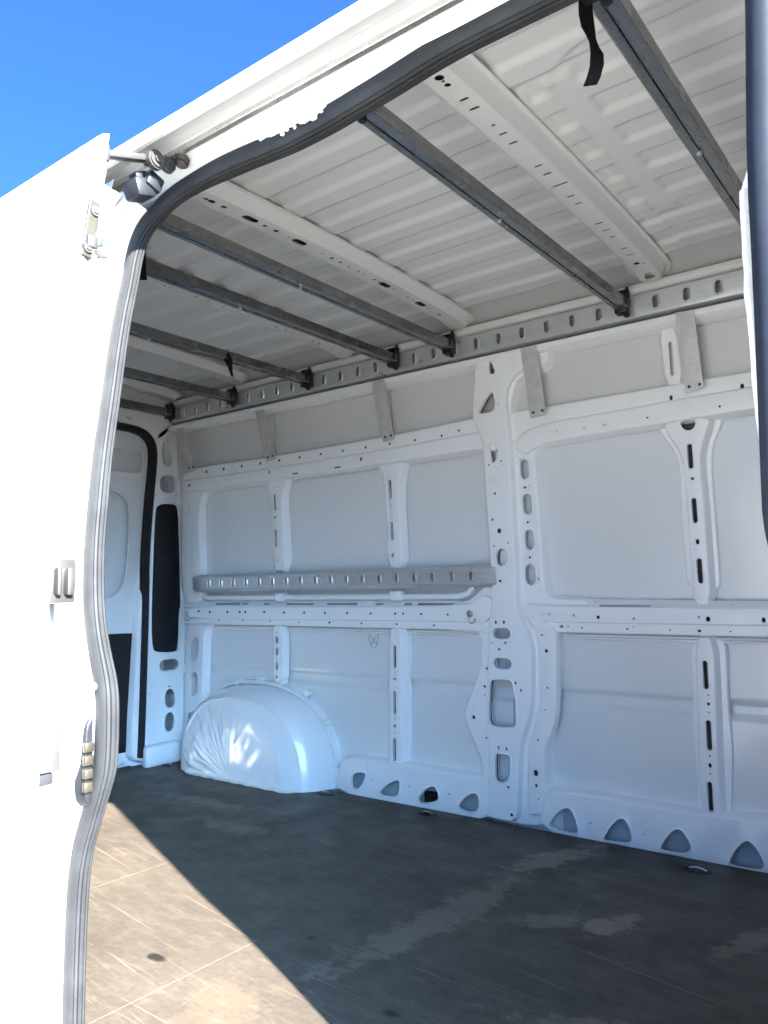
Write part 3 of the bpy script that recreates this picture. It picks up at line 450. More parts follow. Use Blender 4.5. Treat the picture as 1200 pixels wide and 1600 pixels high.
    'pillar': dict(w=0.072, out=[(-1.4427, 0.7543), (-1.4572, 0.6197), (-1.4637, 0.486), (-1.4700, 0.2934), (-1.4617, 0.2704), (-1.4709, 0.1213), (-1.4744, 0.0561), (-1.4877, 0.0306), (-1.4791, 0.0172), (-1.3710, 0.013), (-1.3630, 0.1071), (-1.3566, 0.2292), (-1.3442, 0.2972), (-1.3153, 0.3666), (-1.3013, 0.4258), (-1.2965, 0.5192), (-1.2929, 0.613), (-1.3094, 0.6656), (-1.3290, 0.7128), (-1.3458, 0.7606), (-1.3432, 0.8389), (-1.3441, 0.8439), (-1.3395, 1.0423), (-1.3380, 1.1753), (-1.3373, 1.2956), (-1.3372, 1.4300), (-1.3403, 1.5182), (-1.3277, 1.5701), (-1.2940, 1.6045), (-1.2525, 1.6183), (-1.2445, 1.6820), (-1.4422, 1.6837), (-1.4577, 1.5719), (-1.4720, 1.4770), (-1.4590, 1.4336), (-1.4384, 1.3895), (-1.4322, 1.3065), (-1.4350, 1.1839), (-1.4317, 1.0478), (-1.4311, 0.9194), (-1.4294, 0.8319)],
        holes=[('s', -1.4019, 0.6691, 0.0363, 0.0187), ('s', -1.4021, 0.5620, 0.0362, 0.0186), ('p', [(-1.4566, 0.4895), (-1.4457, 0.5021), (-1.3735, 0.5044), (-1.3651, 0.4948), (-1.3622, 0.4625), (-1.3561, 0.4452), (-1.3523, 0.422), (-1.3548, 0.3515), (-1.3693, 0.3385), (-1.4443, 0.3364), (-1.4648, 0.3465), (-1.4647, 0.4137), (-1.4603, 0.42)]), ('p', [(-1.4428, 0.2369), (-1.4337, 0.2409), (-1.3895, 0.2417), (-1.3824, 0.2349), (-1.3849, 0.1648), (-1.4098, 0.1436), (-1.4371, 0.1423), (-1.4450, 0.1512)]), ('s', -1.4262, 0.7087, 0.0042, 0.0067), ('s', -1.3929, 0.7091, 0.0041, 0.0067), ('s', -1.4454, 0.6347, 0.0035, 0.0030), ('s', -1.3900, 0.6356, 0.0055, 0.0036), ('s', -1.4156, 0.6114, 0.0055, 0.0042), ('s', -1.3537, 0.4949, 0.0047, 0.0053), ('s', -1.3325, 0.4703, 0.0033, 0.0059), ('s', -1.4296, 0.2620, 0.0028, 0.0065), ('s', -1.3976, 0.2613, 0.0034, 0.0059), ('s', -1.3955, 0.1286, 0.0054, 0.0041), ('s', -1.3855, 0.0348, 0.0068, 0.0058), ('p', [(-1.3880, 1.6732), (-1.3664, 1.6280), (-1.3719, 1.6153), (-1.3881, 1.6149), (-1.3925, 1.6294)]), ('p', [(-1.3865, 1.5578), (-1.3750, 1.5238), (-1.3782, 1.4766), (-1.4403, 1.4771), (-1.4450, 1.4889)]), ('p', [(-1.4105, 1.3633), (-1.3934, 1.3645), (-1.3719, 1.3435), (-1.3747, 1.3134), (-1.3948, 1.2873), (-1.4057, 1.2966)]), ('p', [(-1.4059, 0.975), (-1.3607, 0.973), (-1.3647, 0.9133), (-1.4100, 0.9147)]), ('s', -1.3999, 1.1774, 0.0054, 0.0047), ('s', -1.4163, 1.0827, 0.0046, 0.0054), ('s', -1.3908, 1.0400, 0.0083, 0.0094), ('s', -1.4166, 0.9862, 0.0038, 0.0034), ('s', -1.3577, 0.9948, 0.0037, 0.0033), ('s', -1.3993, 0.8582, 0.0061, 0.0047), ('s', -1.4174, 1.2843, 0.0039, 0.0034), ('s', -1.3653, 1.2941, 0.0038, 0.0034), ('s', -1.3665, 1.5020, 0.0031, 0.0027), ('s', -1.3594, 1.4941, 0.0023, 0.0020)]),
    'pillar_flange': dict(w=0.045, out=[(-1.4776, 0.8396), (-1.5164, 0.8024), (-1.5658, 0.7787), (-1.6035, 0.7756), (-1.6074, 0.6768), (-1.5331, 0.6769), (-1.5115, 0.6692), (-1.5028, 0.6477), (-1.5019, 0.6105), (-1.5058, 0.5548), (-1.5202, 0.5109), (-1.5476, 0.4476), (-1.5771, 0.393), (-1.5825, 0.3585), (-1.5666, 0.3045), (-1.5324, 0.2408), (-1.5136, 0.2006), (-1.5102, 0.1529), (-1.5125, 0.0807), (-1.5210, 0.0377), (-1.5505, 0.0063), (-1.2580, 0.004), (-1.2663, 0.1156), (-1.2678, 0.2407), (-1.2097, 0.5793), (-1.2173, 0.7073), (-1.0850, 0.7268), (-1.0818, 0.7806), (-1.1900, 0.7835), (-1.2256, 0.7953), (-1.2440, 0.8161), (-1.2518, 0.8488), (-1.2497, 0.9205), (-1.2489, 1.0382), (-1.2508, 1.1369), (-1.2527, 1.2361), (-1.2576, 1.3029), (-1.2386, 1.3370), (-1.2072, 1.3548), (-1.1504, 1.3617), (-0.9695, 1.3689), (-0.8866, 1.3848), (-0.881, 1.4655), (-0.9629, 1.4647), (-1.3169, 1.4635), (-1.4000, 1.4620), (-1.4000, 0.862)],
        holes=[('s', -1.5422, 0.7376, 0.0037, 0.0031), ('s', -1.5126, 0.6816, 0.0036, 0.0031), ('s', -1.4901, 0.5955, 0.0029, 0.0025), ('s', -1.4863, 0.5372, 0.0057, 0.0043), ('s', -1.4978, 0.4711, 0.0057, 0.0049), ('s', -1.4987, 0.4410, 0.0036, 0.0031), ('s', -1.5483, 0.3552, 0.0073, 0.0068), ('s', -1.4967, 0.2851, 0.0043, 0.0036), ('s', -1.4948, 0.1280, 0.0036, 0.0030), ('s', -1.2877, 1.2584, 0.0168, 0.0352), ('s', -1.2846, 1.1317, 0.0175, 0.0364), ('s', -1.2852, 1.0041, 0.0167, 0.0356), ('s', -1.2901, 0.8791, 0.0203, 0.0362), ('s', -1.2929, 1.1929, 0.0051, 0.0046), ('s', -1.3056, 1.1901, 0.0022, 0.0020), ('s', -1.2779, 1.1975, 0.0022, 0.0020), ('s', -1.2897, 1.0671, 0.0051, 0.0046), ('s', -1.3054, 1.0635, 0.0022, 0.0020), ('s', -1.2783, 1.0730, 0.0022, 0.0020), ('s', -1.2895, 0.9409, 0.0051, 0.0046), ('s', -1.3066, 0.9370, 0.0022, 0.0020), ('s', -1.2789, 0.9471, 0.0022, 0.0020), ('s', -1.2622, 0.8633, 0.0029, 0.0059), ('s', -1.3044, 1.2950, 0.0030, 0.0027), ('p', [(-1.3253, 1.4276), (-1.3078, 1.4312), (-1.2540, 1.4301), (-1.2518, 1.4204), (-1.3127, 1.3927), (-1.3250, 1.3985)])],
        big=[('s', -1.4019, 0.6691, 0.0363, 0.0187), ('s', -1.4021, 0.5620, 0.0362, 0.0186), ('p', [(-1.4566, 0.4895), (-1.4457, 0.5021), (-1.3735, 0.5044), (-1.3651, 0.4948), (-1.3622, 0.4625), (-1.3561, 0.4452), (-1.3523, 0.422), (-1.3548, 0.3515), (-1.3693, 0.3385), (-1.4443, 0.3364), (-1.4648, 0.3465), (-1.4647, 0.4137), (-1.4603, 0.42)]), ('p', [(-1.4428, 0.2369), (-1.4337, 0.2409), (-1.3895, 0.2417), (-1.3824, 0.2349), (-1.3849, 0.1648), (-1.4098, 0.1436), (-1.4371, 0.1423), (-1.4450, 0.1512)]), ('p', [(-1.3880, 1.6732), (-1.3664, 1.6280), (-1.3719, 1.6153), (-1.3881, 1.6149), (-1.3925, 1.6294)]), ('p', [(-1.3865, 1.5578), (-1.3750, 1.5238), (-1.3782, 1.4766), (-1.4403, 1.4771), (-1.4450, 1.4889)]), ('p', [(-1.4105, 1.3633), (-1.3934, 1.3645), (-1.3719, 1.3435), (-1.3747, 1.3134), (-1.3948, 1.2873), (-1.4057, 1.2966)]), ('p', [(-1.4059, 0.975), (-1.3607, 0.973), (-1.3647, 0.9133), (-1.4100, 0.9147)])]),
}

# ground
bm = grid(lambda u, v: ((u - .5) * 1200, (v - .5) * 1200, -.55), 8, 8)
tag(finish(bm, 'ground', 'ground'), 'pale concrete ground under the van', None, None, 'structure')

van = empty('cargo_van', (-1.6, 1.6, -.55), 'white panel van with its side door slid open onto an empty cargo bay', 'van')

# ---- outer skin of the far side, one panel per bay between ribs
def skin_w(x, z):
    s = 0.0
    s += .012 * sstep(.475, .468, z) * sstep(.425, .432, z) * -1       # swage along the van
    s += .006 * sstep(.424, .418, z)
    s += .0016 * math.sin(x * 7.1 + 1.3) * math.sin(z * 9.0) + .0012 * math.sin(x * 17 + z * 5)
    return s
bays = [-3.40, -2.575, -1.895, -1.40, -.705, .32]
for x0, x1 in zip(bays, bays[1:]):
    for z0, z1, nz in ((-.03, .70, 90), (.70, 1.42, 24), (1.42, 1.80, 14)):
        def fn(u, v, x0=x0, x1=x1, z0=z0, z1=z1):
            x = x0 + .0015 + (x1 - x0 - .003) * u; z = z0 + (z1 - z0) * v
            w = skin_w(x, z) + (.010 if z1 > 1.7 else 0)
            if .9 > z0 > .1 or z1 > 1.7: w += .004 * math.sin(PI * u) * math.sin(PI * v)
            return (x, Ys(z) - w, z)
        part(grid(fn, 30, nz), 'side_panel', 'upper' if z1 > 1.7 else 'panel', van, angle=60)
# closing sheet behind the skin (outer face of the body)
part(grid(lambda u, v: (-3.5 + 4.0 * u, Ys(-.35 + 2.2 * v) + .02, -.35 + 2.2 * v), 4, 22, True), 'body_side', 'outer', van)

def wallplate(key, name, m='white', depth=.04, w=None, parent=van, **kw):
    d = T[key]; w0 = d['w'] if w is None else w
    return part(plate(wall_map(w0), d['out'], d['holes'], depth, **kw), name, m, parent)
def coat(key, w, parent):
    """added dark sheet, its colour standing in for shade behind beam and rib holes"""
    o = off(ccw(T[key]['out']), -.004)
    part(plate(wall_map(w), o, [], .002, slope=0, fillet=.0005, sm=1), 'shade_sheet', 'shade_underbody', parent)
for k in ('sill_left', 'sill_right'): wallplate(k, 'sill_rail', w=.0655, depth=.062, lip=.009, slope=.004, fillet=.010, sm=1)
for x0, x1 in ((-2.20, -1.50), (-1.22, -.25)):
    part(plate(wall_map(.010), [(x0, -.02), (x1, -.02), (x1, .115), (x0, .115)], [], .002, slope=0, fillet=.0005, sm=0), 'shade_sheet', 'sill_shade', van)  # added grey sheet, puts the shade of the sill holes into colour
wallplate('corner_low', 'corner_plate', depth=.045); wallplate('corner_up', 'corner_plate', depth=.04, fillet=.006, slope=.003)
big = [('s', h[1], h[2], h[3] + .007, h[4] + .007) if h[0] == 's' else ('p', off(ccw(h[1]), .007)) for h in T['pillar_flange']['big']]
T['pillar_flange']['holes'] += big
wallplate('pillar_flange', 'pillar_flange', depth=.042, lip=.005, fillet=.008, slope=.008)
wallplate('pillar_gusset', 'pillar_gusset', depth=.05, fillet=.008)
wallplate('pillar_right_low', 'pillar_channel', w=.069, depth=.03, fillet=.006, slope=.003)
pl = wallplate('pillar', 'pillar', w=.075, depth=.034, lip=.005, fillet=.006, slope=.005)
def area_of(h): return h[3] * h[4] * 3.4 if h[0] == 's' else abs(area2(h[1])) / 2
part(plate(wall_map(.058), T['pillar']['out'], [('s', h[1], h[2], h[3] + .004, h[4] + .004) if h[0] == 's' else ('p', off(ccw(h[1]), .0005)) for h in T['pillar']['holes'] if area_of(h) > 4e-4], .002, slope=0, fillet=.0005), 'shade_sheet', 'shade_underbody', pl)  # added dark sheet: shade behind the small pillar holes as colour
pc = [o for o in van.children if o.name.startswith('pillar_channel')][0]
coat('pillar_right_low', .050, pc)
for h in T['pillar_flange']['holes']:
    if h[0] == 's' and area_of(h) < 4e-4:
        part(plate(wall_map(.032), stadium(h[1], h[2], h[3] * 2.2, h[4] * 2.2), [], .002, slope=0, fillet=.0005, sm=0), 'shade_sheet', 'shade_underbody', pl)  # dark backing added, coloured as the shade in each small flange hole
for s in ('left', 'right'):
    a = wallplate('beam_upper_%s_a' % s, 'waist_beam', depth=.045, fillet=.006, slope=.004, sm=1)
    coat('beam_upper_%s_a' % s, .018, a); coat('beam_upper_%s_b' % s, .020, a)
    wallplate('beam_upper_%s_b' % s, 'lower_step', depth=.055, fillet=.008, slope=.006, sm=1, parent=a)
    a = wallplate('beam_lower_%s_a' % s, 'lower_beam', depth=.058, fillet=.005, slope=.003, sm=1)
    coat('beam_lower_%s_a' % s, .022, a); coat('beam_lower_%s_b' % s, .020, a)
    wallplate('beam_lower_%s_b' % s, 'lower_step', depth=.045, fillet=.006, slope=.003, sm=1, parent=a)
# sloping shelves on top of the lower beams (long drain slots)
def shelf_map(z0, z1, wlo, whi): return lambda a, b, w: (a, Ys(b) - (wlo + (whi - wlo) * (b - z0) / (z1 - z0)) - w * .7, b + w * .7)
for s, z0, z1 in (('left', .758, .800), ('right', .756, .795)):
    d = T['beam_lower_%s_shelf' % s]
    part(plate(shelf_map(z0, z1, .066, .018), d['out'], d['holes'], .018, slope=.001, fillet=.003, sm=1), 'beam_shelf', 'white', van)
for key, fl, dep in (('rib_u1', 'rib_u1_flange', .03), ('rib_u2', 'rib_u2_flange', .035), ('rib_u3', 'rib_u3_flange', .04), ('rib_l2', 'rib_l2_flange', .032), ('rib_l3', 'rib_l3_flange', .037), ('rib_l1', None, .04)):
    r = wallplate(key, 'side_rib', depth=dep, fillet=.006, slope=.008 if dep < .045 and key != 'rib_l1' else .004, sm=1, lip=.003 if key in ('rib_u3', 'rib_l3') else 0)
    coat(key, .024 if key in ('rib_l2', 'rib_l3') else .0165, r)
    if fl: wallplate(fl, 'rib_flange', depth=.01 if T[fl]['w'] < .015 else .018, fillet=.003, slope=.002, sm=1, parent=r)
# joggle strips under the lower beams
for x0, x1, z in ((-3.06, -1.56, .666), (-1.19, -.30, .664)):
    for dz in (0, -.009):
        bm = bmesh.new(); tube(bm, [(x0, Ys(z) - .012, z + dz), (x1, Ys(z) - .012, z + dz)], .004, 8); part(bm, 'seam_bead', 'white', van)
# pressed tube above the left lower beam, with two spacer blocks
bm = bmesh.new(); tube(bm, [(-3.10, 2.56, .815), (-3.05, 2.548, .808), (-1.60, 2.548, .804), (-1.555, 2.548, .815), (-1.53, 2.55, .84)], .0125, 14)
tb = part(bm, 'tube_rail', 'white', van)
for x in (-2.54, -1.885):
    bm = bmesh.new(); box(bm, (x - .026, 2.522, .788), (x + .026, 2.565, .828), .005)
    part(bm, 'spacer_block', 'white', van)
# screws with a ring below, either end of the lower beam
for x, z in ((-1.539, .738), (-3.191, .730)):
    y = Ys(z) - .07; bm = bmesh.new(); cyl(bm, (x, y + .008, z), (x, y - .002, z), .013, n=24); cyl(bm, (x, y, z), (x, y - .010, z), .008, .006, n=20, bev=.002)
    s = part(bm, 'lashing_screw', 'bright', van)
    bm = bmesh.new(); tube(bm, [(x + .010 + .015 * math.cos(a), y - .004, z - .022 + .012 * math.sin(a)) for a in [PI * .8 + k * PI * 1.35 / 10 for k in range(11)]], .0022, 8)
    part(bm, 'wire_ring', 'bright', s)
# felt pen tick on the lower panel
bm = bmesh.new(); y = Ys(.63) - .003
tube(bm, [(-2.075, y, .662), (-2.076, y, .628), (-2.068, y, .600), (-2.052, y, .590), (-2.036, y, .600), (-2.028, y, .628), (-2.028, y, .662)], .0009, 6)
for p, q in (((-2.068, .642), (-2.036, .606)), ((-2.038, .642), (-2.066, .604))): tube(bm, [(p[0], y, p[1]), (q[0], y, q[1])], .0010, 6)
part(bm, 'pen_mark', 'marker', van)
# dark grommet seen through the third sill hole
bm = bmesh.new(); box(bm, (-1.787, 2.562, .010), (-1.732, 2.59, .052), .006); part(bm, 'drain_grommet', 'plastic', van)

# ---- slotted rails
def slotted(name, mp, x0, x1, z0, z1, slots, sr, lips):
    """extruded slotted rail: face, folded lips above and below, pressed rims on the slots"""
    face = part(plate(mp, [(x0, z0), (x1, z0), (x1, z1), (x0, z1)], [('s', x, (z0 + z1) / 2, sr[0], sr[1]) for x in slots], .004, slope=.0, fillet=.002, sm=0, lip=.0045, step=.12, rim=.012), name, 'alu', van)
    for prof in lips:
        rings = [[mp(x, b, w) for b, w in prof] for x in (x0, x1)]
        bm = loft(rings); bmesh.ops.solidify(bm, geom=bm.faces[:], thickness=.002)
        part(bm, 'rail_lip', 'alu', face, angle=25)
    return face
pitch = .0873; sl_mid = [-2.997 + pitch * k for k in range(19)]
sl_mid = [x for x in sl_mid if x < -1.43]
slotted('load_rail', wall_map(.085), -3.12, -1.415, .852, .905, sl_mid, (.0075, .0165), [[(.9055, 0), (.912, -.012), (.918, -.020), (.920, -.040)], [(.8515, 0), (.845, -.010), (.838, -.016), (.838, -.035)]])
bm = bmesh.new(); box(bm, (-3.16, 2.545, .855), (-3.115, 2.575, .905), .003); part(bm, 'rail_end_bracket', 'alu', van)
pitch = .0947; sl_top = [-.578 + pitch * k for k in range(-27, 9)]
cant = lambda a, b, w: (a, 2.448 - w - .10 * (b - 1.735), b)
slotted('roof_rail', cant, -3.25, .30, 1.702, 1.768, sl_top, (.0085, .019), [[(1.7685, 0), (1.773, -.006), (1.776, -.03), (1.776, -.05)], [(1.7015, 0), (1.698, -.006), (1.696, -.03), (1.696, -.05)]])
near_rail = lambda a, b, w: (a, 1.006 + w + .10 * (b - 1.735), b)
slotted('roof_rail', lambda a, b, w: near_rail(-a, b, w), -.20, 3.25, 1.702, 1.768, [-x for x in sl_top if x < .18], (.0085, .019), [[(1.7685, 0), (1.776, -.02)], [(1.7015, 0), (1.696, -.02)]])
# white flange under the far roof rail and its closing sheet up to the roof
prof = [(2.50, 1.688), (2.466, 1.688), (2.462, 1.684), (2.462, 1.668), (2.466, 1.664), (2.53, 1.655)]
part(loft([[(x, y, z) for y, z in prof] for x in (-3.27, .30)]), 'roof_flange', 'white', van, angle=40)
prof = [(2.50, 1.690), (2.495, 1.72), (2.497, 1.775), (2.468, 1.786), (2.462, 1.80), (2.468, 1.815), (2.56, 1.82)]
part(loft([[(x, y, z) for y, z in prof] for x in (-3.40, .32)]), 'roof_side', 'roof', van, angle=50)
# galvanised brackets hanging the rail off the waist beam
for i in range(5):
    o = ccw(T['bracket%d' % i]['out']); cx = sum(p[0] for p in o) / 4
    bot = min(p[1] for p in o)
    bx = [min(p[0] for p in o if p[1] < 1.5), max(p[0] for p in o if p[1] < 1.5)]
    hl = [('s', bx[0] + .012, bot + .018, .0035, .0035), ('s', bx[1] - .010, bot + .020, .0035, .0035)]
    b = part(plate(wall_map(.085), o, hl, .003, slope=0, fillet=.001, sm=0, step=.05), 'rail_bracket', 'galv', van)
    for h in hl:
        bm = bmesh.new(); cyl(bm, (h[1], Ys(h[2]) - .083, h[2]), (h[1], Ys(h[2]) - .089, h[2]), .0055, .004, n=12); part(bm, 'rivet', 'steel', b)
# small pressed hat ribs on the upper side panels beside the brackets
for x in (-.745,):
    d = [(x - .022, 1.475), (x + .022, 1.475), (x + .012, 1.668), (x - .032, 1.668)]
    part(plate(wall_map(.035), d, [('s', x - .004, 1.56, .006, .055)], .02, slope=.01, fillet=.005, sm=1), 'panel_stiffener', 'white', van)

# ---- wheel arch: glossy, wrinkled dome with a flange of ears
def arch_pt(t, s):
    """t 0..1 along the arch from rear to front, s 0 wall .. 1 front shoulder .. 2 middle of the foot of the front face"""
    a = PI * (1 - t); e = .80
    ca, sa = math.cos(a), math.sin(a)
    ux = math.copysign(abs(ca) ** e, ca); uz = abs(sa) ** .86
    q = min(s, 1.0)
    r = q * q * (3 - 2 * q)
    hw = .475 + (.345 - .475) * (.35 * q + .65 * q ** 3); hh = .405 + (.335 - .405) * (.2 * q + .8 * q ** 3); xc = -2.715 + .012 * q
    y = 2.572 - .178 * q
    k = 1.0
    if s > .82:                                                       # rounded shoulder, then the front face
        f = (s - .82) / 1.18; k = 1 - f ** 1.25
        hw = hw * 1.0; y = 2.572 - .178 * min(1, .82 + .18 * math.sin(min(1, f * 4) * PI / 2))
        y += .030 * (k * uz) ** 2 - .0
    x = xc + hw * ux * k; z = hh * uz * k
    # wrinkles fanning out over the rear half of the front face
    rear = sstep(.62, .22, t); front = sstep(.75, 1.0, s) * sstep(1.97, 1.35, s)
    wr = math.sin(t * 58 + 2.6 * math.sin(s * 5) + 2.4 * noise.noise((t * 9, s * 3, 0))) * (.5 + noise.noise((t * 14, s * 2.2, 4)))
    y -= .0050 * max(-.4, wr) * rear * front
    y -= .0016 * math.sin(t * 141 + 3.0 * noise.noise((t * 20, s * 4, 2)) + 2 * s) * rear * front
    y -= .004 * noise.noise((t * 7, s * 4, 9)) * front
    return (x, y, max(z, .0015))
arch = part(grid(lambda u, v: arch_pt(u, v * 2), 260, 120), 'wheel_arch', 'gloss', van, angle=80)
bm = bmesh.new()
N = 90; ring = [arch_pt(k / N, 0) for k in range(N + 1)]
def outw(p, d): v = Vector((p[0] + 2.715, 0, p[2] + .02)); v.normalize(); return (p[0] + v.x * d, p[2] + v.z * d)
rings = [[(outw(p, dd)[0], yy, outw(p, dd)[1]) for p in ring] for dd, yy in ((0, 2.572), (.001, 2.560), (.004, 2.556), (.015, 2.556), (.018, 2.560), (.018, 2.60))]
loft(rings, bm=bm)
for x, z in ((-2.855, .405), (-2.70, .430), (-2.555, .425), (-2.40, .385), (-2.30, .265), (-2.238, .10), (-3.05, .335)):
    cyl(bm, (x, 2.585, z), (x, 2.5545, z), .014, n=16)
part(bm, 'arch_flange', 'gloss', arch)
bm = bmesh.new(); tube(bm, [(arch_pt(k / 60, 1.93)[0] * 1.0, arch_pt(k / 60, 1.93)[1] - .004 + .002 * math.sin(k * 2.3), .006 + .003 * math.sin(k * 1.7)) for k in range(2, 59)], .008, 8)
foot = [(-3.055, 2.52), (-3.04, 2.43), (-3.015, 2.397), (-2.98, 2.390)] + [(-2.98 + .6 * k / 30, 2.389 + .003 * math.sin(k * 1.9)) for k in range(1, 31)] + [(-2.352, 2.400), (-2.33, 2.43), (-2.26, 2.52)]
bm.clear(); tube(bm, [(x, y, .005 + .003 * math.sin(i * 1.3)) for i, (x, y) in enumerate(foot)], .009, 8)
part(bm, 'sealant_bead', 'sealant', arch)

# ---- rear end: frame, corner pillar, black trim, seal and door
bm = plate(rear_map(-3.30), T['rear_pillar']['out'], T['rear_pillar']['holes'] + [('p', T['rear_panel']['out'])], .05, slope=.006, fillet=.012, lip=.007, flange=.02)
rp = part(bm, 'rear_pillar', 'white', van)
bm = plate(rear_map(-3.308), off(clean(ccw(T['rear_panel']['out'])), .004), [], .02, slope=.002, fillet=.004)
trim = part(bm, 'lamp_cover', 'plastic', rp)
for i, z in enumerate([.58, .60, .62, .64, .66, .68, .70, .76, .86, .93, .98, 1.02, 1.10]):
    bm = bmesh.new(); box(bm, (-3.310, 2.43, z - .003), (-3.3045, 2.545, z + .003), .001, 1); part(bm, 'cover_rib', 'plastic', trim)
part(grid(lambda u, v: (-3.495, .68 + 1.94 * u, -.35 + 2.28 * v), 4, 4, True), 'rear_skin', 'outer', van)
bm = bmesh.new(); box(bm, (-3.30, 2.345, -.005), (-3.245, 2.56, .10), .018, 3); part(bm, 'pillar_foot', 'white', rp)
# lintel and rear frame sheet above the doors
pr = T['rear_seal']['out']
sealp = [(1.08, .02), (1.08, 1.58), (1.15, 1.645)] + [p for p in pr if p[0] > 1.85]
bm = bmesh.new(); S = chaikin(sealp, 2, .25, False)
nn = normals(S, False)
rings = [[(-3.296 + x, a + n[0] * o, b + n[1] * o) for (a, b), n in zip(S, nn)] for o, x in ((.014, -.03), (.016, .004), (.008, .018), (-.006, .020), (-.016, .010), (-.018, -.03))]
loft(rings, bm=bm); part(bm, 'door_seal', 'rubber', van)
lint = [(.74, 1.87), (.74, 1.67), (1.10, 1.664), (2.14, 1.672), (2.37, 1.662), (2.41, 1.615), (2.45, 1.635), (2.51, 1.70), (2.51, 1.87)]
part(plate(rear_map(-3.30), lint, [('s', y, 1.70, .02, .006) for y in (1.5, 1.8, 2.1, 2.25)], .05, fillet=.01), 'rear_lintel', 'white', van)
part(plate(rear_map(-3.30), [(.66, -.02), (1.06, -.02), (1.06, 1.70), (.66, 1.70)], [], .05, fillet=.01), 'rear_pillar', 'white', van)
dr = part(grid(lambda u, v: (-3.375, 1.05 + 1.40 * u, -.03 + 1.72 * v), 6, 8, True), 'rear_door', 'panel', van)
def doorface(a, b, w): return (-3.346 + w, a, b)
ov = T['rear_door_oval']['out']; ovm = [(p[0], p[1]) for p in ov if p[0] > 2.2]
oval = [(1.90, 1.328)] + [p for p in ov] + [(1.90, .812), (1.80, .9), (1.80, 1.24)]
win = [(1.90, 1.548), *[p for p in T['rear_door_window']['out']][1:-1], (1.90, 1.434)]
blk = [(1.76, .640), *T['rear_door_black']['out'][1:-1], (1.76, .080)]
frame = [(1.74, .005), (2.325, .005), (2.345, .20), (2.36, .8), (2.385, 1.48), (2.37, 1.59), (2.31, 1.64), (1.74, 1.643)]
part(plate(doorface, frame, [('p', oval), ('p', win), ('s', 2.33, 1.38, .006, .006)], .028, fillet=.012, lip=.016, slope=.006), 'inner_skin', 'white', dr)
part(plate(doorface, [(1.10, .005), (1.73, .005), (1.73, 1.643), (1.14, 1.643), (1.10, 1.60)], [], .028, fillet=.012), 'inner_skin', 'white', dr)
part(plate(lambda a, b, w: (-3.341 + w, a, b), blk, [], .008, fillet=.004, slope=.001, step=.1), 'trim_panel', 'plastic', dr)
bm = bmesh.new(); cyl(bm, (-3.346, 2.335, .705), (-3.336, 2.335, .705), .012, .009, n=16); part(bm, 'door_plug', 'white', dr)

# ---- floor
for x0, x1 in ((-3.40, -2.0783), (-2.0777, -1.4463), (-1.4457, .32)):
    bm = bmesh.new(); box(bm, (x0, .705, -.018), (x1, 2.532, 0), .0008, 1); part(bm, 'floor_board', 'ply', van)
bm = bmesh.new(); box(bm, (-3.45, .60, -.06), (.36, 2.61, -.021)); part(bm, 'underbody', 'shade_underbody', van)
for x, y in ((-2.219, 2.48), (-1.711, 2.472), (-.73, 2.440), (-3.22, 2.45)):
    bm = bmesh.new()
    rg = [[(x + r * 1.55 * math.cos(a), y + r * math.sin(a), z) for a in [2 * PI * k / 28 for k in range(28)]] for r, z in ((.027, .0006), (.026, .0035), (.020, .0035), (.0175, -.001), (.016, .0006), (.0001, .0006))]
    loft(rg, True, bm=bm); e = part(bm, 'lashing_eye', 'plastic', van)
    bm = bmesh.new(); tube(bm, [(x - .025 + .05 * k / 8, y + .004, .002 + .005 * math.sin(PI * k / 8)) for k in range(9)], .0028, 8); part(bm, 'lashing_loop', 'bright', e)

# ---- roof: corrugated sheet with pads, cross bows
def roof_z(y):
    d = (y - 1.72) / .74
    return 1.882 - .020 * d * d - .075 * max(0, abs(d) - .86) ** 1.6 * 4
def corr(y):
    ph = ((y - 1.522) / .1427) % 1.0
    up = sstep(.0, .17, ph) * (1 - sstep(.50, .68, ph))
    return up
def bead(x, y):
    """round-cornered edge of the flat pad in the front roof panel"""
    cx, cy, r = -.50, 1.50, .155
    dx, dy = min(0, x - cx), min(0, y - cy); d = math.hypot(dx, dy) - r
    return sstep(.010, -.010, d)
def roof_h(x, y):
    h = .009 * corr(y)
    if x > -.72:
        ridge = sstep(-.605, -.585, x) if 1.40 < y < 2.17 else 1.0
        e = sstep(2.13, 2.17, y) + sstep(1.44, 1.40, y)
        blk = sstep(-.705, -.700, x) * sstep(-.648, -.668, x)
        m = max(ridge, e, blk)
        return h * m + .006 * bead(x, y)
    return h
NY = 560
def roofpanel(x0, x1, nx):
    def fn(u, v): x = x0 + (x1 - x0) * u; y = .99 + 1.475 * v; return (x, y, roof_z(y) + roof_h(x, y) - .009)
    part(grid(fn, nx, NY, True), 'roof_panel', 'roof', van, angle=70)
roofpanel(-.770, .32, 150); roofpanel(-1.488, -.7705, 4); roofpanel(-2.02, -1.4885, 4); roofpanel(-2.72, -2.0205, 4); roofpanel(-3.42, -2.7205, 4)
part(grid(lambda u, v: (-3.47 + 3.85 * u, 1.0 + 1.56 * v, 1.795 + .15 * math.sin(PI * v) ** .7), 4, 24), 'roof_skin', 'outer', van)
def bow_map(x0): return lambda a, b, w: (x0 + b, a, roof_z(a) - .046 - w)
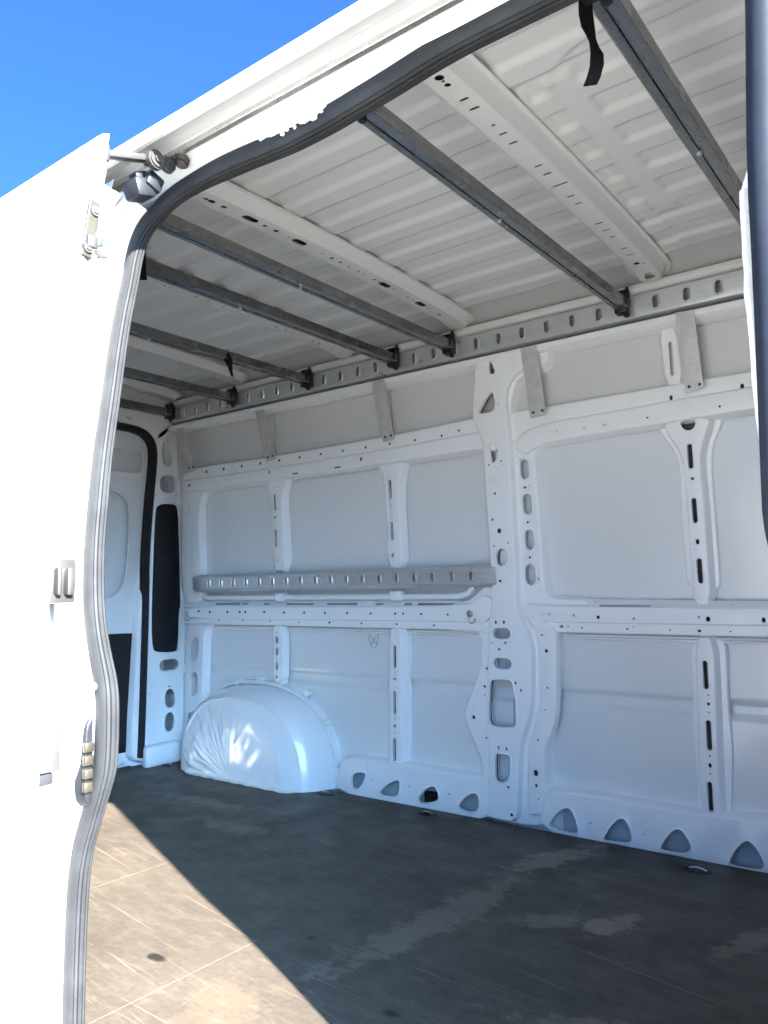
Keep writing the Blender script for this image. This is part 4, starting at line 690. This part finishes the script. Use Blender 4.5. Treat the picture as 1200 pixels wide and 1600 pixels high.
def bow(x0, holes, hw=.029):
    o = [(1.0, -hw), (2.36, -hw), (2.44, -hw - .004), (2.455, 0), (2.44, hw + .004), (2.36, hw), (1.0, hw)]
    part(plate(lambda a, b, w: (x0 + b, a, roof_z(a) - .028 - w), [(1.02, -hw), (2.40, -hw), (2.40, hw), (1.02, hw)], [], .002, slope=0, fillet=.0005, sm=0), 'shade_sheet', 'shade_underbody', van)  # dark sheet added so the bow holes carry their shade as colour
    return part(plate(bow_map(x0), o, holes, .033, slope=.016, fillet=.002, flange=.013, sm=1, step=.06, k=.15), 'roof_bow', 'roof', van)
b1 = [(1.213, 0, .010, .010), (1.227, .0, .004, .004), (1.243, 0, .007, .007), (1.305, 0, .004, .011), (1.346, 0, .004, .012), (1.426, 0, .005, .005), (1.469, 0, .004, .011), (1.516, 0, .004, .011), (1.643, 0, .004, .011), (1.690, 0, .004, .011), (1.757, 0, .004, .024), (1.828, 0, .004, .011), (1.876, 0, .004, .011), (2.014, 0, .004, .011), (2.065, 0, .004, .011), (2.112, 0, .004, .008), (2.205, 0, .004, .011), (2.256, 0, .004, .011), (2.325, -.006, .010, .009), (2.335, .012, .004, .005), (2.385, -.01, .003, .003), (2.405, .0, .005, .012)]
bow(-.775, [('s', a, b, c, d) for a, b, c, d in b1] + [('s', 2.425, 0, .013, .016)])
b2 = [(1.207, .003), (1.236, .005), (1.254, .007), (1.295, .006), (1.441, .005), (1.484, .006), (1.535, .003), (1.678, .003), (1.72, .005), (1.76, .005), (1.80, .004), (1.848, .004), (1.875, .003), (1.93, .005), (1.955, .004), (2.03, .003), (2.115, .004), (2.145, .004), (2.24, .003), (2.31, .005)]
bow(-1.500, [('s', a, 0, r * 1.5, r * 1.2) for a, r in b2] + [('s', a, 0, .026, .012) for a in (1.387, 1.578, 1.985, 2.19)])
bow(-2.06, [('s', a, .0, .006, .005) for a in (1.44, 1.53, 1.55, 1.66, 1.71, 1.78, 1.87, 1.90, 2.04, 2.09, 2.13, 2.24, 2.28, 2.36, 2.40)])
bow(-2.72, [('s', a, 0, .008, .008) for a in (1.5, 1.7, 1.9, 2.1, 2.3)])
bow(-3.22, [('s', a, 0, .012, .008) for a in (1.6, 1.9, 2.2)])

# ---- near side: liner, header, jambs, seal
part(grid(lambda u, v: (-3.42 + 1.96 * u, .78 + .20 * sstep(.5, 1, v), -.02 + 1.8 * v), 4, 20, True), 'side_panel', 'panel', van)
def bodyskin(z): return Yn(z) - .085
part(grid(lambda u, v: (-3.47 + 2.24 * u, bodyskin(-.35 + 1.95 * v), -.35 + 1.95 * v), 4, 30), 'body_side', 'outer', van)
part(grid(lambda u, v: (.19 + .3 * u, Yn(-.35 + 1.95 * v, 0.0) - .092, -.35 + 1.95 * v), 4, 30), 'body_side', 'outer', van)
# opening path: up the rear jamb, along the header, down the front jamb
rearp = [(-1.175, -.05), (-1.160, .06)] + T['near_rear']
headp = T['near_head'] + [(-.30, 1.574), (-.21, 1.572)]
frontp = [(-.170, 1.555), (-.156, 1.50)] + T['near_front'] + [(-.150, .80), (-.152, .66), (-.168, .54), (-.185, .40), (-.185, -.05)]
path = dense(chaikin(rearp + headp + frontp, 2, .25, False), .03, False)
def sweep(path, rings, bm=None, deep=None):
    bm = bm or bmesh.new(); nn = normals(path, False); R = []
    k = deep or (lambda x: 1.0)                                       # how far the section is squashed along its depth
    for o, d in rings:
        R.append([(a - n[0] * o, Yn(min(b, 1.6), a) - d * k(a), b - n[1] * o) for (a, b), n in zip(path, nn)])
    return loft(R, bm=bm)
seal_rings = [(.030, -.030), (.012, -.032), (.004, -.029), (.0005, -.022), (.0005, -.016), (.005, -.0145), (.005, -.0135), (.0005, -.012), (.0, -.004), (.001, -.002), (.008, -.001), (.008, .0005), (.0005, .002), (-.002, .008), (-.0005, .0145), (.0035, .0155), (.0035, .0165), (.000, .018), (.004, .024), (.012, .026), (.024, .024), (.030, .016)]
cut = next(i for i, p in enumerate(path) if p[0] > -.26)
squash = lambda x: .50 + .22 * sstep(-1.14, -.98, x)
part(sweep(path[:cut + 1], seal_rings, None, squash), 'door_seal', 'rubber', van, angle=38)
part(sweep(path[cut:], seal_rings, None, squash), 'door_seal', 'trim', van, angle=38)  # front run of the same seal, in the rubber coloured as shaded
# jamb of the rear edge of the opening
rp_ = [p for p in path if p[0] < -1.0 and p[1] < 1.53]
part(sweep(rp_, [(.026, -.023), (.020, .006), (.034, .010), (.040, .018), (.043, .030), (.046, .050), (.060, .051), (.060, .0535), (.048, .055), (.050, .060), (.052, .085), (.060, .092), (.095, .093)]), 'door_jamb', 'jamb', van, angle=40)
fp_ = [p for p in path if p[0] > -.30 and p[1] < 1.53]
part(sweep(fp_, [(.026, -.034), (.020, .010), (.034, .008), (.06, -.008), (.14, -.014), (.30, -.014), (.32, .0), (.33, .085), (.36, .093)]), 'door_jamb', 'jamb', van, angle=40)
# front pillar inside the opening with its sealed flange
fl = [(-.150, -.02), (-.150, .60)] + T['front_flange'][::-1] + [(-.10, 1.30), (.06, 1.30), (.06, -.02)]
wv = dense(fl[:-3], .02, False); wv = [(x + .003 * noise.noise((z * 30, 1, 0)), z) for x, z in wv]
fp = part(plate(lambda a, b, w: (a, .905 - w, b), ccw(wv + fl[-3:]), [], .012, slope=.002, fillet=.004, sm=0), 'front_pillar', 'white', van)
bm = bmesh.new(); tube(bm, [(x + .001, .906, z) for x, z in wv if z < 1.285], .0055, 8); part(bm, 'sealant_bead', 'sealant', fp)
bm = bmesh.new(); box(bm, (-.085, .885, -.02), (.20, .93, 1.60)); part(bm, 'front_pillar', 'white', van)
# header over the door: lip, track recess, roller track, flange
hp = [(1.02, 1.80), (.94, 1.752), (.85, 1.700), (.785, 1.645), (.767, 1.627), (.7655, 1.617), (.7715, 1.6075), (.778, 1.607), (.780, 1.626), (.800, 1.630), (.803, 1.617), (.822, 1.6185), (.8245, 1.6165), (.8335, 1.6105), (.836, 1.6125), (.838, 1.609), (.848, 1.6045), (.8555, 1.6010), (.858, 1.596), (.866, 1.577), (.878, 1.580), (.890, 1.600), (.92, 1.632), (.97, 1.675), (1.0, 1.70), (1.003, 1.80)]
hx = [-3.47 + .06 * k for k in range(66)]
part(loft([[(x, y, z) for y, z in hp] for x in hx]), 'door_header', 'outer', van, angle=25)
bm = bmesh.new(); box(bm, (-1.60, .8235, 1.607), (.30, .835, 1.6185), .001, 1, None); part(bm, 'roller_track', 'bright', van)
bm = bmesh.new()                                                       # bead of old sealant above the seal
hs_ = [(p, n) for p, n in zip(path, normals(path, False)) if -.90 < p[0] < -.74 and p[1] > 1.5]
pts = []
for (p, n), (q, _) in zip(hs_, hs_[1:]):
    for f in (0, .2, .4, .6, .8):
        x, z = p[0] + (q[0] - p[0]) * f, p[1] + (q[1] - p[1]) * f
        pts.append((x, Yn(z, x) - .017 + .003 * noise.noise((x * 40, 0, 0)), z + .026 + .004 * noise.noise((x * 55, 5, 0)) + .003 * noise.noise((x * 160, 2, 0))))
tube(bm, pts, .0052, 8)
for k in range(30):
    q = rnd.choice(pts[len(pts) // 4:]); r = rnd.uniform(.003, .0075)
    bmesh.ops.create_icosphere(bm, subdivisions=1, radius=r, matrix=Matrix.Translation((q[0] + rnd.uniform(-.01, .01), q[1] - rnd.uniform(.002, .007), q[2] + rnd.uniform(-.012, .006))))
tag(part(bm, 'sealant_bead', 'sealant', van), kind='stuff')

# ---- jamb fittings (rear edge of the opening)
def jx(z):                                                             # where the jamb face stands at height z
    zs = sorted(rearp, key=lambda p: p[1])
    for (x0, z0), (x1, z1) in zip(zs, zs[1:]):
        if z0 <= z <= z1: return x0 + (x1 - x0) * (z - z0) / max(1e-6, z1 - z0) - .046
    return zs[-1][0] - .046
bm = bmesh.new(); z = 1.468; x = jx(z); cyl(bm, (x - .004, .798, z), (x + .008, .798, z), .015, .012, n=24, bev=.002); part(bm, 'jamb_plug', 'greyplug', van)
z = .688; x = jx(z) + .004; bm = bmesh.new()
for dz in (.030, -.030): cyl(bm, (x - .004, .683, z + dz), (x + .003, .683, z + dz), .020, n=28, bev=.001); cyl(bm, (x + .003, .683, z + dz), (x + .006, .683, z + dz), .011, .009, n=6)
box(bm, (x - .004, .666, z - .030), (x + .002, .700, z + .030), .002)
st = part(bm, 'lock_striker', 'jamb', van)
bm = bmesh.new(); tube(bm, [(x - .004, .672, z), (x + .018, .674, z), (x + .020, .680, z), (x + .020, .715, z)], .0065, 14); part(bm, 'striker_pin', 'bright', st)
z = .572; x = jx(z); bm = bmesh.new()
o = [(.700, z - .062), (.722, z - .062), (.730, z - .05), (.732, z + .05), (.724, z + .066), (.708, z + .066), (.700, z + .05)]
plate(lambda a, b, w: (x + .012 + w, a, b), o, [], .02, slope=.003, fillet=.004, bm=bm); ct = part(bm, 'door_contact', 'plastic', van)
for k in range(4):
    bm = bmesh.new(); zz = z + .024 - .020 * k; box(bm, (x + .011, .692, zz - .008), (x + .020, .708, zz + .008), .003); part(bm, 'contact_pad', 'yellow', ct)
bm = bmesh.new(); box(bm, (jx(.24) - .003, .655, .20), (jx(.24) + .005, .682, .275), .003); cyl(bm, (jx(.24) + .004, .668, .255), (jx(.24) + .010, .668, .255), .007, n=6); part(bm, 'hinge_bracket', 'jamb', van)

# ---- sliding door, slid back along the outside of the body
DO, DI = T['door_outer'], T['door_inner']
def dyo(z):
    y = interp(DO, z) if z > .27 else .5599
    return y
zs = sorted({round(-.33 + .02 * k, 4) for k in range(96)} | {1.236, 1.244, 1.262, 1.268, 1.305, 1.311, 1.578, .79, .797, .813, .82})
zs = sorted(set(z for z in zs if z <= 1.579 and not 1.232 < z < 1.254 and not 1.300 < z < 1.311) | {1.234, 1.2365, 1.237, 1.249, 1.2495, 1.252, 1.302, 1.3035, 1.304, 1.3072, 1.3077, 1.310})
def groove(z): return .030 if 1.2369 < z < 1.2492 else .014 if 1.3038 < z < 1.3073 else 0.0
def smooth_yo(z):
    y = sum(dyo(z + d) for d in (-.03, -.015, 0, .015, .03)) / 5
    return y
rings = []
for z in zs:
    yo = smooth_yo(z); yi = max(interp(DI, z), yo + .012); r = .5 + .5
    tip = sstep(1.42, 1.58, z)                                        # the leading edge thins out towards the top corner
    rings.append([(-2.70, yo + groove(z), z), (-2.0, yo + groove(z), z), (-1.30, yo + groove(z), z), (-1.10, yo + groove(z), z), (-1.0995, yo, z), (-1.086, yo + .0015, z), (-1.081, yo + .006, z), (-1.0795, yo + .012 - .004 * tip, z),
                  (-1.083, yi - .007, z), (-1.086, yi - .002, z), (-1.092, yi, z), (-1.17, yi + .004, z), (-2.70, yi + .006, z)])
sd = part(loft(rings, False, False), 'sliding_door', 'outer', van, angle=28)
bm = loft([rings[-1], [(x, y, z + .004) for x, y, z in rings[-1]]]); bmesh.ops.contextual_create(bm, geom=bm.edges[:]); bm.clear()
for a in (rings[-1],):
    n = len(a); vs = [bm.verts.new((x, y, z)) for x, y, z in a]; quad(bm, vs)
part(bm, 'door_top', 'outer', sd, smooth=False)
def dmid(z, f): a, b = smooth_yo(z), max(interp(DI, z), smooth_yo(z) + .012); return a + (b - a) * f
# rubber lip along the inner edge of the door, added grey line standing for the light change at its hem
bm = bmesh.new(); tube(bm, [(-1.0875, max(interp(DI, z), smooth_yo(z) + .012) - .003, z) for z in [.26 + .03 * k for k in range(42)]], .0022, 6); part(bm, 'edge_seal', 'rubber', sd)
bm = bmesh.new(); tube(bm, [(-1.0797, smooth_yo(z) + .0125, z) for z in [.26 + .03 * k for k in range(43)]], .0013, 6); part(bm, 'hem_tone_line', 'greyplug', sd)
# yellow guide plate with two screws
z0 = 1.405; bm = bmesh.new()
q = Matrix.Rotation(-.14, 3, 'X')
box(bm, (-1.084, dmid(z0, .5) - .0085, z0 - .050), (-1.0765, dmid(z0, .5) + .0105, z0 + .050), .002, 1, q); gp = part(bm, 'guide_plate', 'yellow', sd)
for dz in (-.034, .030):
    bm = bmesh.new(); y = dmid(z0 + dz, .55); cyl(bm, (-1.078, y, z0 + dz), (-1.0735, y, z0 + dz), .009, .008, n=18); cyl(bm, (-1.0735, y, z0 + dz), (-1.072, y, z0 + dz), .0045, n=6); part(bm, 'guide_screw', 'steel', gp)
bm = bmesh.new(); box(bm, (-1.079, dmid(1.375, .55) - .004, 1.372), (-1.070, dmid(1.375, .55) + .014, 1.392), .003); part(bm, 'guide_block', 'steel', gp)
# latch pocket in the gap behind the door edge
z0 = .852; bm = bmesh.new(); box(bm, (-1.155, .628, z0 - .034), (-1.115, .672, z0 + .034), .004); lt = part(bm, 'door_latch', 'steel', sd)
for y0, y1 in ((.634, .642), (.650, .662)):
    bm = bmesh.new(); box(bm, (-1.125, y0, z0 - .021), (-1.102, y1, z0 + .020), .003); part(bm, 'latch_claw', 'steel', lt)
# grey wear plate and oval plug low on the leading edge
z0 = .640; bm = bmesh.new(); y = .612; box(bm, (-1.092, y - .010, z0 - .062), (-1.080, y + .020, z0 + .060), .002); part(bm, 'wear_plate', 'greyplug', sd)
bm = bmesh.new(); box(bm, (-1.098, y - .008, z0 - .080), (-1.086, y + .014, z0 - .064), .002); part(bm, 'edge_buffer', 'rubber', sd)
bm = bmesh.new(); o = stadium(dmid(.636, .45), .636, .0062, .031); plate(lambda a, b, w: (-1.0785 + w, a, b), o, [], .004, slope=.0005, fillet=.001, sm=0, bm=bm); part(bm, 'oval_plug', 'greyplug', sd)
# roller arm from the top of the door to the track
bm = bmesh.new()
for a, b, h in (((-1.112, .700, 1.560), (-1.112, .790, 1.592), .012), ((-1.112, .780, 1.586), (-1.105, .832, 1.600), .016)):
    a, b = Vector(a), Vector(b); d = b - a; rot = d.to_track_quat('Y', 'Z').to_matrix()
    mid = (a + b) / 2; box(bm, mid - Vector((.009, d.length / 2, h / 2)), mid + Vector((.009, d.length / 2, h / 2)), .003, 2, rot)
box(bm, (-1.120, .690, 1.545), (-1.100, .706, 1.575), .004)
box(bm, (-1.128, .700, 1.574), (-1.118, .780, 1.584), .002, 1, Matrix.Rotation(.34, 3, 'X'))
arm = part(bm, 'roller_arm', 'steel', sd)
for x, y, z, r, ax in ((-1.098, .792, 1.586, .017, (1, 0, 0)), (-1.098, .818, 1.588, .014, (1, 0, .2)), (-1.085, .838, 1.600, .014, (0, .3, 1))):
    a = Vector(ax).normalized() * .008; p = Vector((x, y, z)); bm = bmesh.new(); cyl(bm, p - a, p + a, r, n=22, bev=.003); cyl(bm, p + a, p + a * 1.5, r * .45, n=10); part(bm, 'roller', 'steel', arm)
bm = bmesh.new(); box(bm, (-1.160, .768, 1.526), (-1.116, .808, 1.560), .007, 2, Matrix.Rotation(.30, 3, 'X')); box(bm, (-1.138, .788, 1.542), (-1.110, .820, 1.572), .005, 2, Matrix.Rotation(-.35, 3, 'X')); box(bm, (-1.150, .774, 1.555), (-1.126, .800, 1.574), .004, 2, Matrix.Rotation(.5, 3, 'X')); part(bm, 'stop_buffer', 'plastic', van)

# ---- bulkhead behind the cab, lower body, wheels
bm = bmesh.new(); box(bm, (.32, .72, -.02), (.345, 2.56, 1.90)); part(bm, 'bulkhead', 'panel', van)
for y in (.66, 2.57):
    bm = bmesh.new(); box(bm, (-3.47, y, -.35), (1.9, y + .04, -.06)); part(bm, 'lower_body', 'outer', van)
bm = bmesh.new(); box(bm, (.50, .66, -.06), (1.3, 2.60, 1.3), .12, 3); part(bm, 'cab', 'outer', van)
bm = bmesh.new(); box(bm, (1.25, .68, -.25), (2.0, 2.58, .45), .12, 3); part(bm, 'bonnet', 'outer', van)
for x in (-2.715, 1.15):
    for y in (.76, 2.535):
        bm = bmesh.new(); rg = []
        for r, d in ((.20, -.05), (.30, -.065), (.335, -.05), (.34, 0), (.335, .05), (.30, .065), (.20, .05)):
            rg.append([(x + r * math.cos(2 * PI * k / 32), y + d, -.21 + r * math.sin(2 * PI * k / 32)) for k in range(32)])
        loft(rg, True, bm=bm); wh = part(bm, 'wheel', 'tyre', van)
        bm = bmesh.new(); cyl(bm, (x, y - .045, -.21), (x, y + .045, -.21), .205, n=28, bev=.01); part(bm, 'rim', 'steel', wh)

# ------------------------------------------------------------------ load bars clipped into the roof rails
sec = [(-.019, -.004), (-.019, -.012), (-.014, -.0165), (-.005, -.0175), (-.002, -.0165), (-.0015, -.0115), (.0005, -.0110), (.0010, -.0150), (.018, -.0150), (.0195, -.0135), (.0195, .012), (.017, .0145), (-.016, .0145), (-.019, .012)]
def make_bar(x, label):
    root = empty('load_bar', (x, 1.745, 1.740), label, 'load bar', 'load bars across the van roof')
    build = lambda bm, n, m, par=root: part(bm, n, m, par)
    rings = [[(x + a * 1.14, y, 1.740 + b * 1.12) for a, b in sec] for y in (1.06, 1.2, 1.5, 1.8, 2.1, 2.412)]
    build(loft(rings, True, True), 'tube', 'bar')
    for y0, s in ((2.412, 1), (1.062, -1)):
        bm = bmesh.new(); box(bm, (x - .020, y0 - .012 * s if s > 0 else y0 - .028, 1.708), (x + .022, y0 + .028 if s > 0 else y0 + .012, 1.772), .006, 2)
        box(bm, (x - .026, y0 - .004 if s > 0 else y0 - .018, 1.752), (x + .026, y0 + .018 if s > 0 else y0 + .004, 1.786), .006, 2)
        box(bm, (x - .013, y0 - .022 * s - .004, 1.728), (x + .026, y0 - .022 * s + .016, 1.756), .004, 2)
        e = build(bm, 'end_clamp', 'plastic')
        bm = bmesh.new(); cyl(bm, (x + .018, y0 - .001 * s, 1.7085), (x + .018, y0 - .001 * s, 1.692), .009, n=14, bev=.002); build(bm, 'release_knob', 'plastic', e)
        bm = bmesh.new(); cyl(bm, (x + .020, y0 + .004 * s, 1.7855), (x + .020, y0 + .004 * s, 1.792), .006, n=14); build(bm, 'release_knob', 'plastic', e)
    bm = bmesh.new(); cyl(bm, (x - .004, 1.62, 1.7225), (x - .004, 1.62, 1.7165), .006, .005, n=12); build(bm, 'rivet', 'bright')
    return root
def copy_thing(o, x, label):
    c = o.copy(); C.objects.link(c); c.location.x = x; c['label'] = label
    for ch in [q for q in o.children]:
        d = ch.copy(); C.objects.link(d); d.parent = c; d.matrix_parent_inverse = ch.matrix_parent_inverse.copy()
        for g in [q for q in ch.children]:
            e = g.copy(); C.objects.link(e); e.parent = d
    return c
bar0 = make_bar(-.400, 'grey load bar nearest the cab, its lower end hidden behind the front door pillar')
for x, lab in ((-.868, 'bare grey load bar crossing the ribbed roof between the two drilled roof bows'),
               (-1.533, 'grey load bar just behind the rear of the two drilled roof bows'),
               (-1.793, 'grey load bar crossing right in front of a roof bow with small holes'),
               (-2.262, 'grey load bar with a small black strap end tied round its middle'),
               (-2.740, 'short looking grey load bar next to last before the rear doors'),
               (-3.205, 'rearmost grey load bar, right above the rear door lintel')):
    copy_thing(bar0, x, lab)

# straps
def strap(name, pts, wdir, width, label):
    root_pts = [Vector(p) for p in pts]; bm = bmesh.new(); R = []
    for i, p in enumerate(root_pts):
        a = wdir[i] if isinstance(wdir, list) else wdir; d = Vector((math.cos(a), math.sin(a), 0)) * (width[i] if isinstance(width, list) else width)
        n = Vector((-math.sin(a), math.cos(a), 0)) * .0012
        R.append([p - d + n, p + d + n, p + d - n, p - d - n])
    loft(R, True, True, bm=bm); return tag(finish(bm, name, 'web', None, angle=50), label, 'strap')
pts = [(-.420, 1.080, 1.772), (-.421, 1.079, 1.735), (-.421, 1.078, 1.705), (-.418, 1.077, 1.680), (-.414, 1.077, 1.662), (-.410, 1.078, 1.648), (-.407, 1.080, 1.634), (-.408, 1.080, 1.615), (-.414, 1.080, 1.598), (-.420, 1.080, 1.588)]
strap('strap', pts, [.3, .35, .5, .8, 1.25, 1.3, .9, .6, .5, .45], [.0105] * 7 + [.0105, .0105, .010], 'long black webbing strap with a twist hanging by the door header')
pts = [(-2.262, 1.955, 1.762), (-2.250, 1.955, 1.742), (-2.238, 1.958, 1.718), (-2.237, 1.965, 1.698), (-2.235, 1.970, 1.672), (-2.230, 1.972, 1.655)]
strap('strap', pts, [.3, .3, .4, .9, 1.2, 1.2], [.016, .018, .018, .010, .006, .004], 'short black strap end knotted round a load bar mid roof')
pts = [(-1.772, 1.235, 1.766), (-1.770, 1.235, 1.735), (-1.769, 1.236, 1.705), (-1.768, 1.238, 1.685)]
strap('strap', pts, .6, .014, 'stub of black strap beside the grey door seal, partly hidden by it')
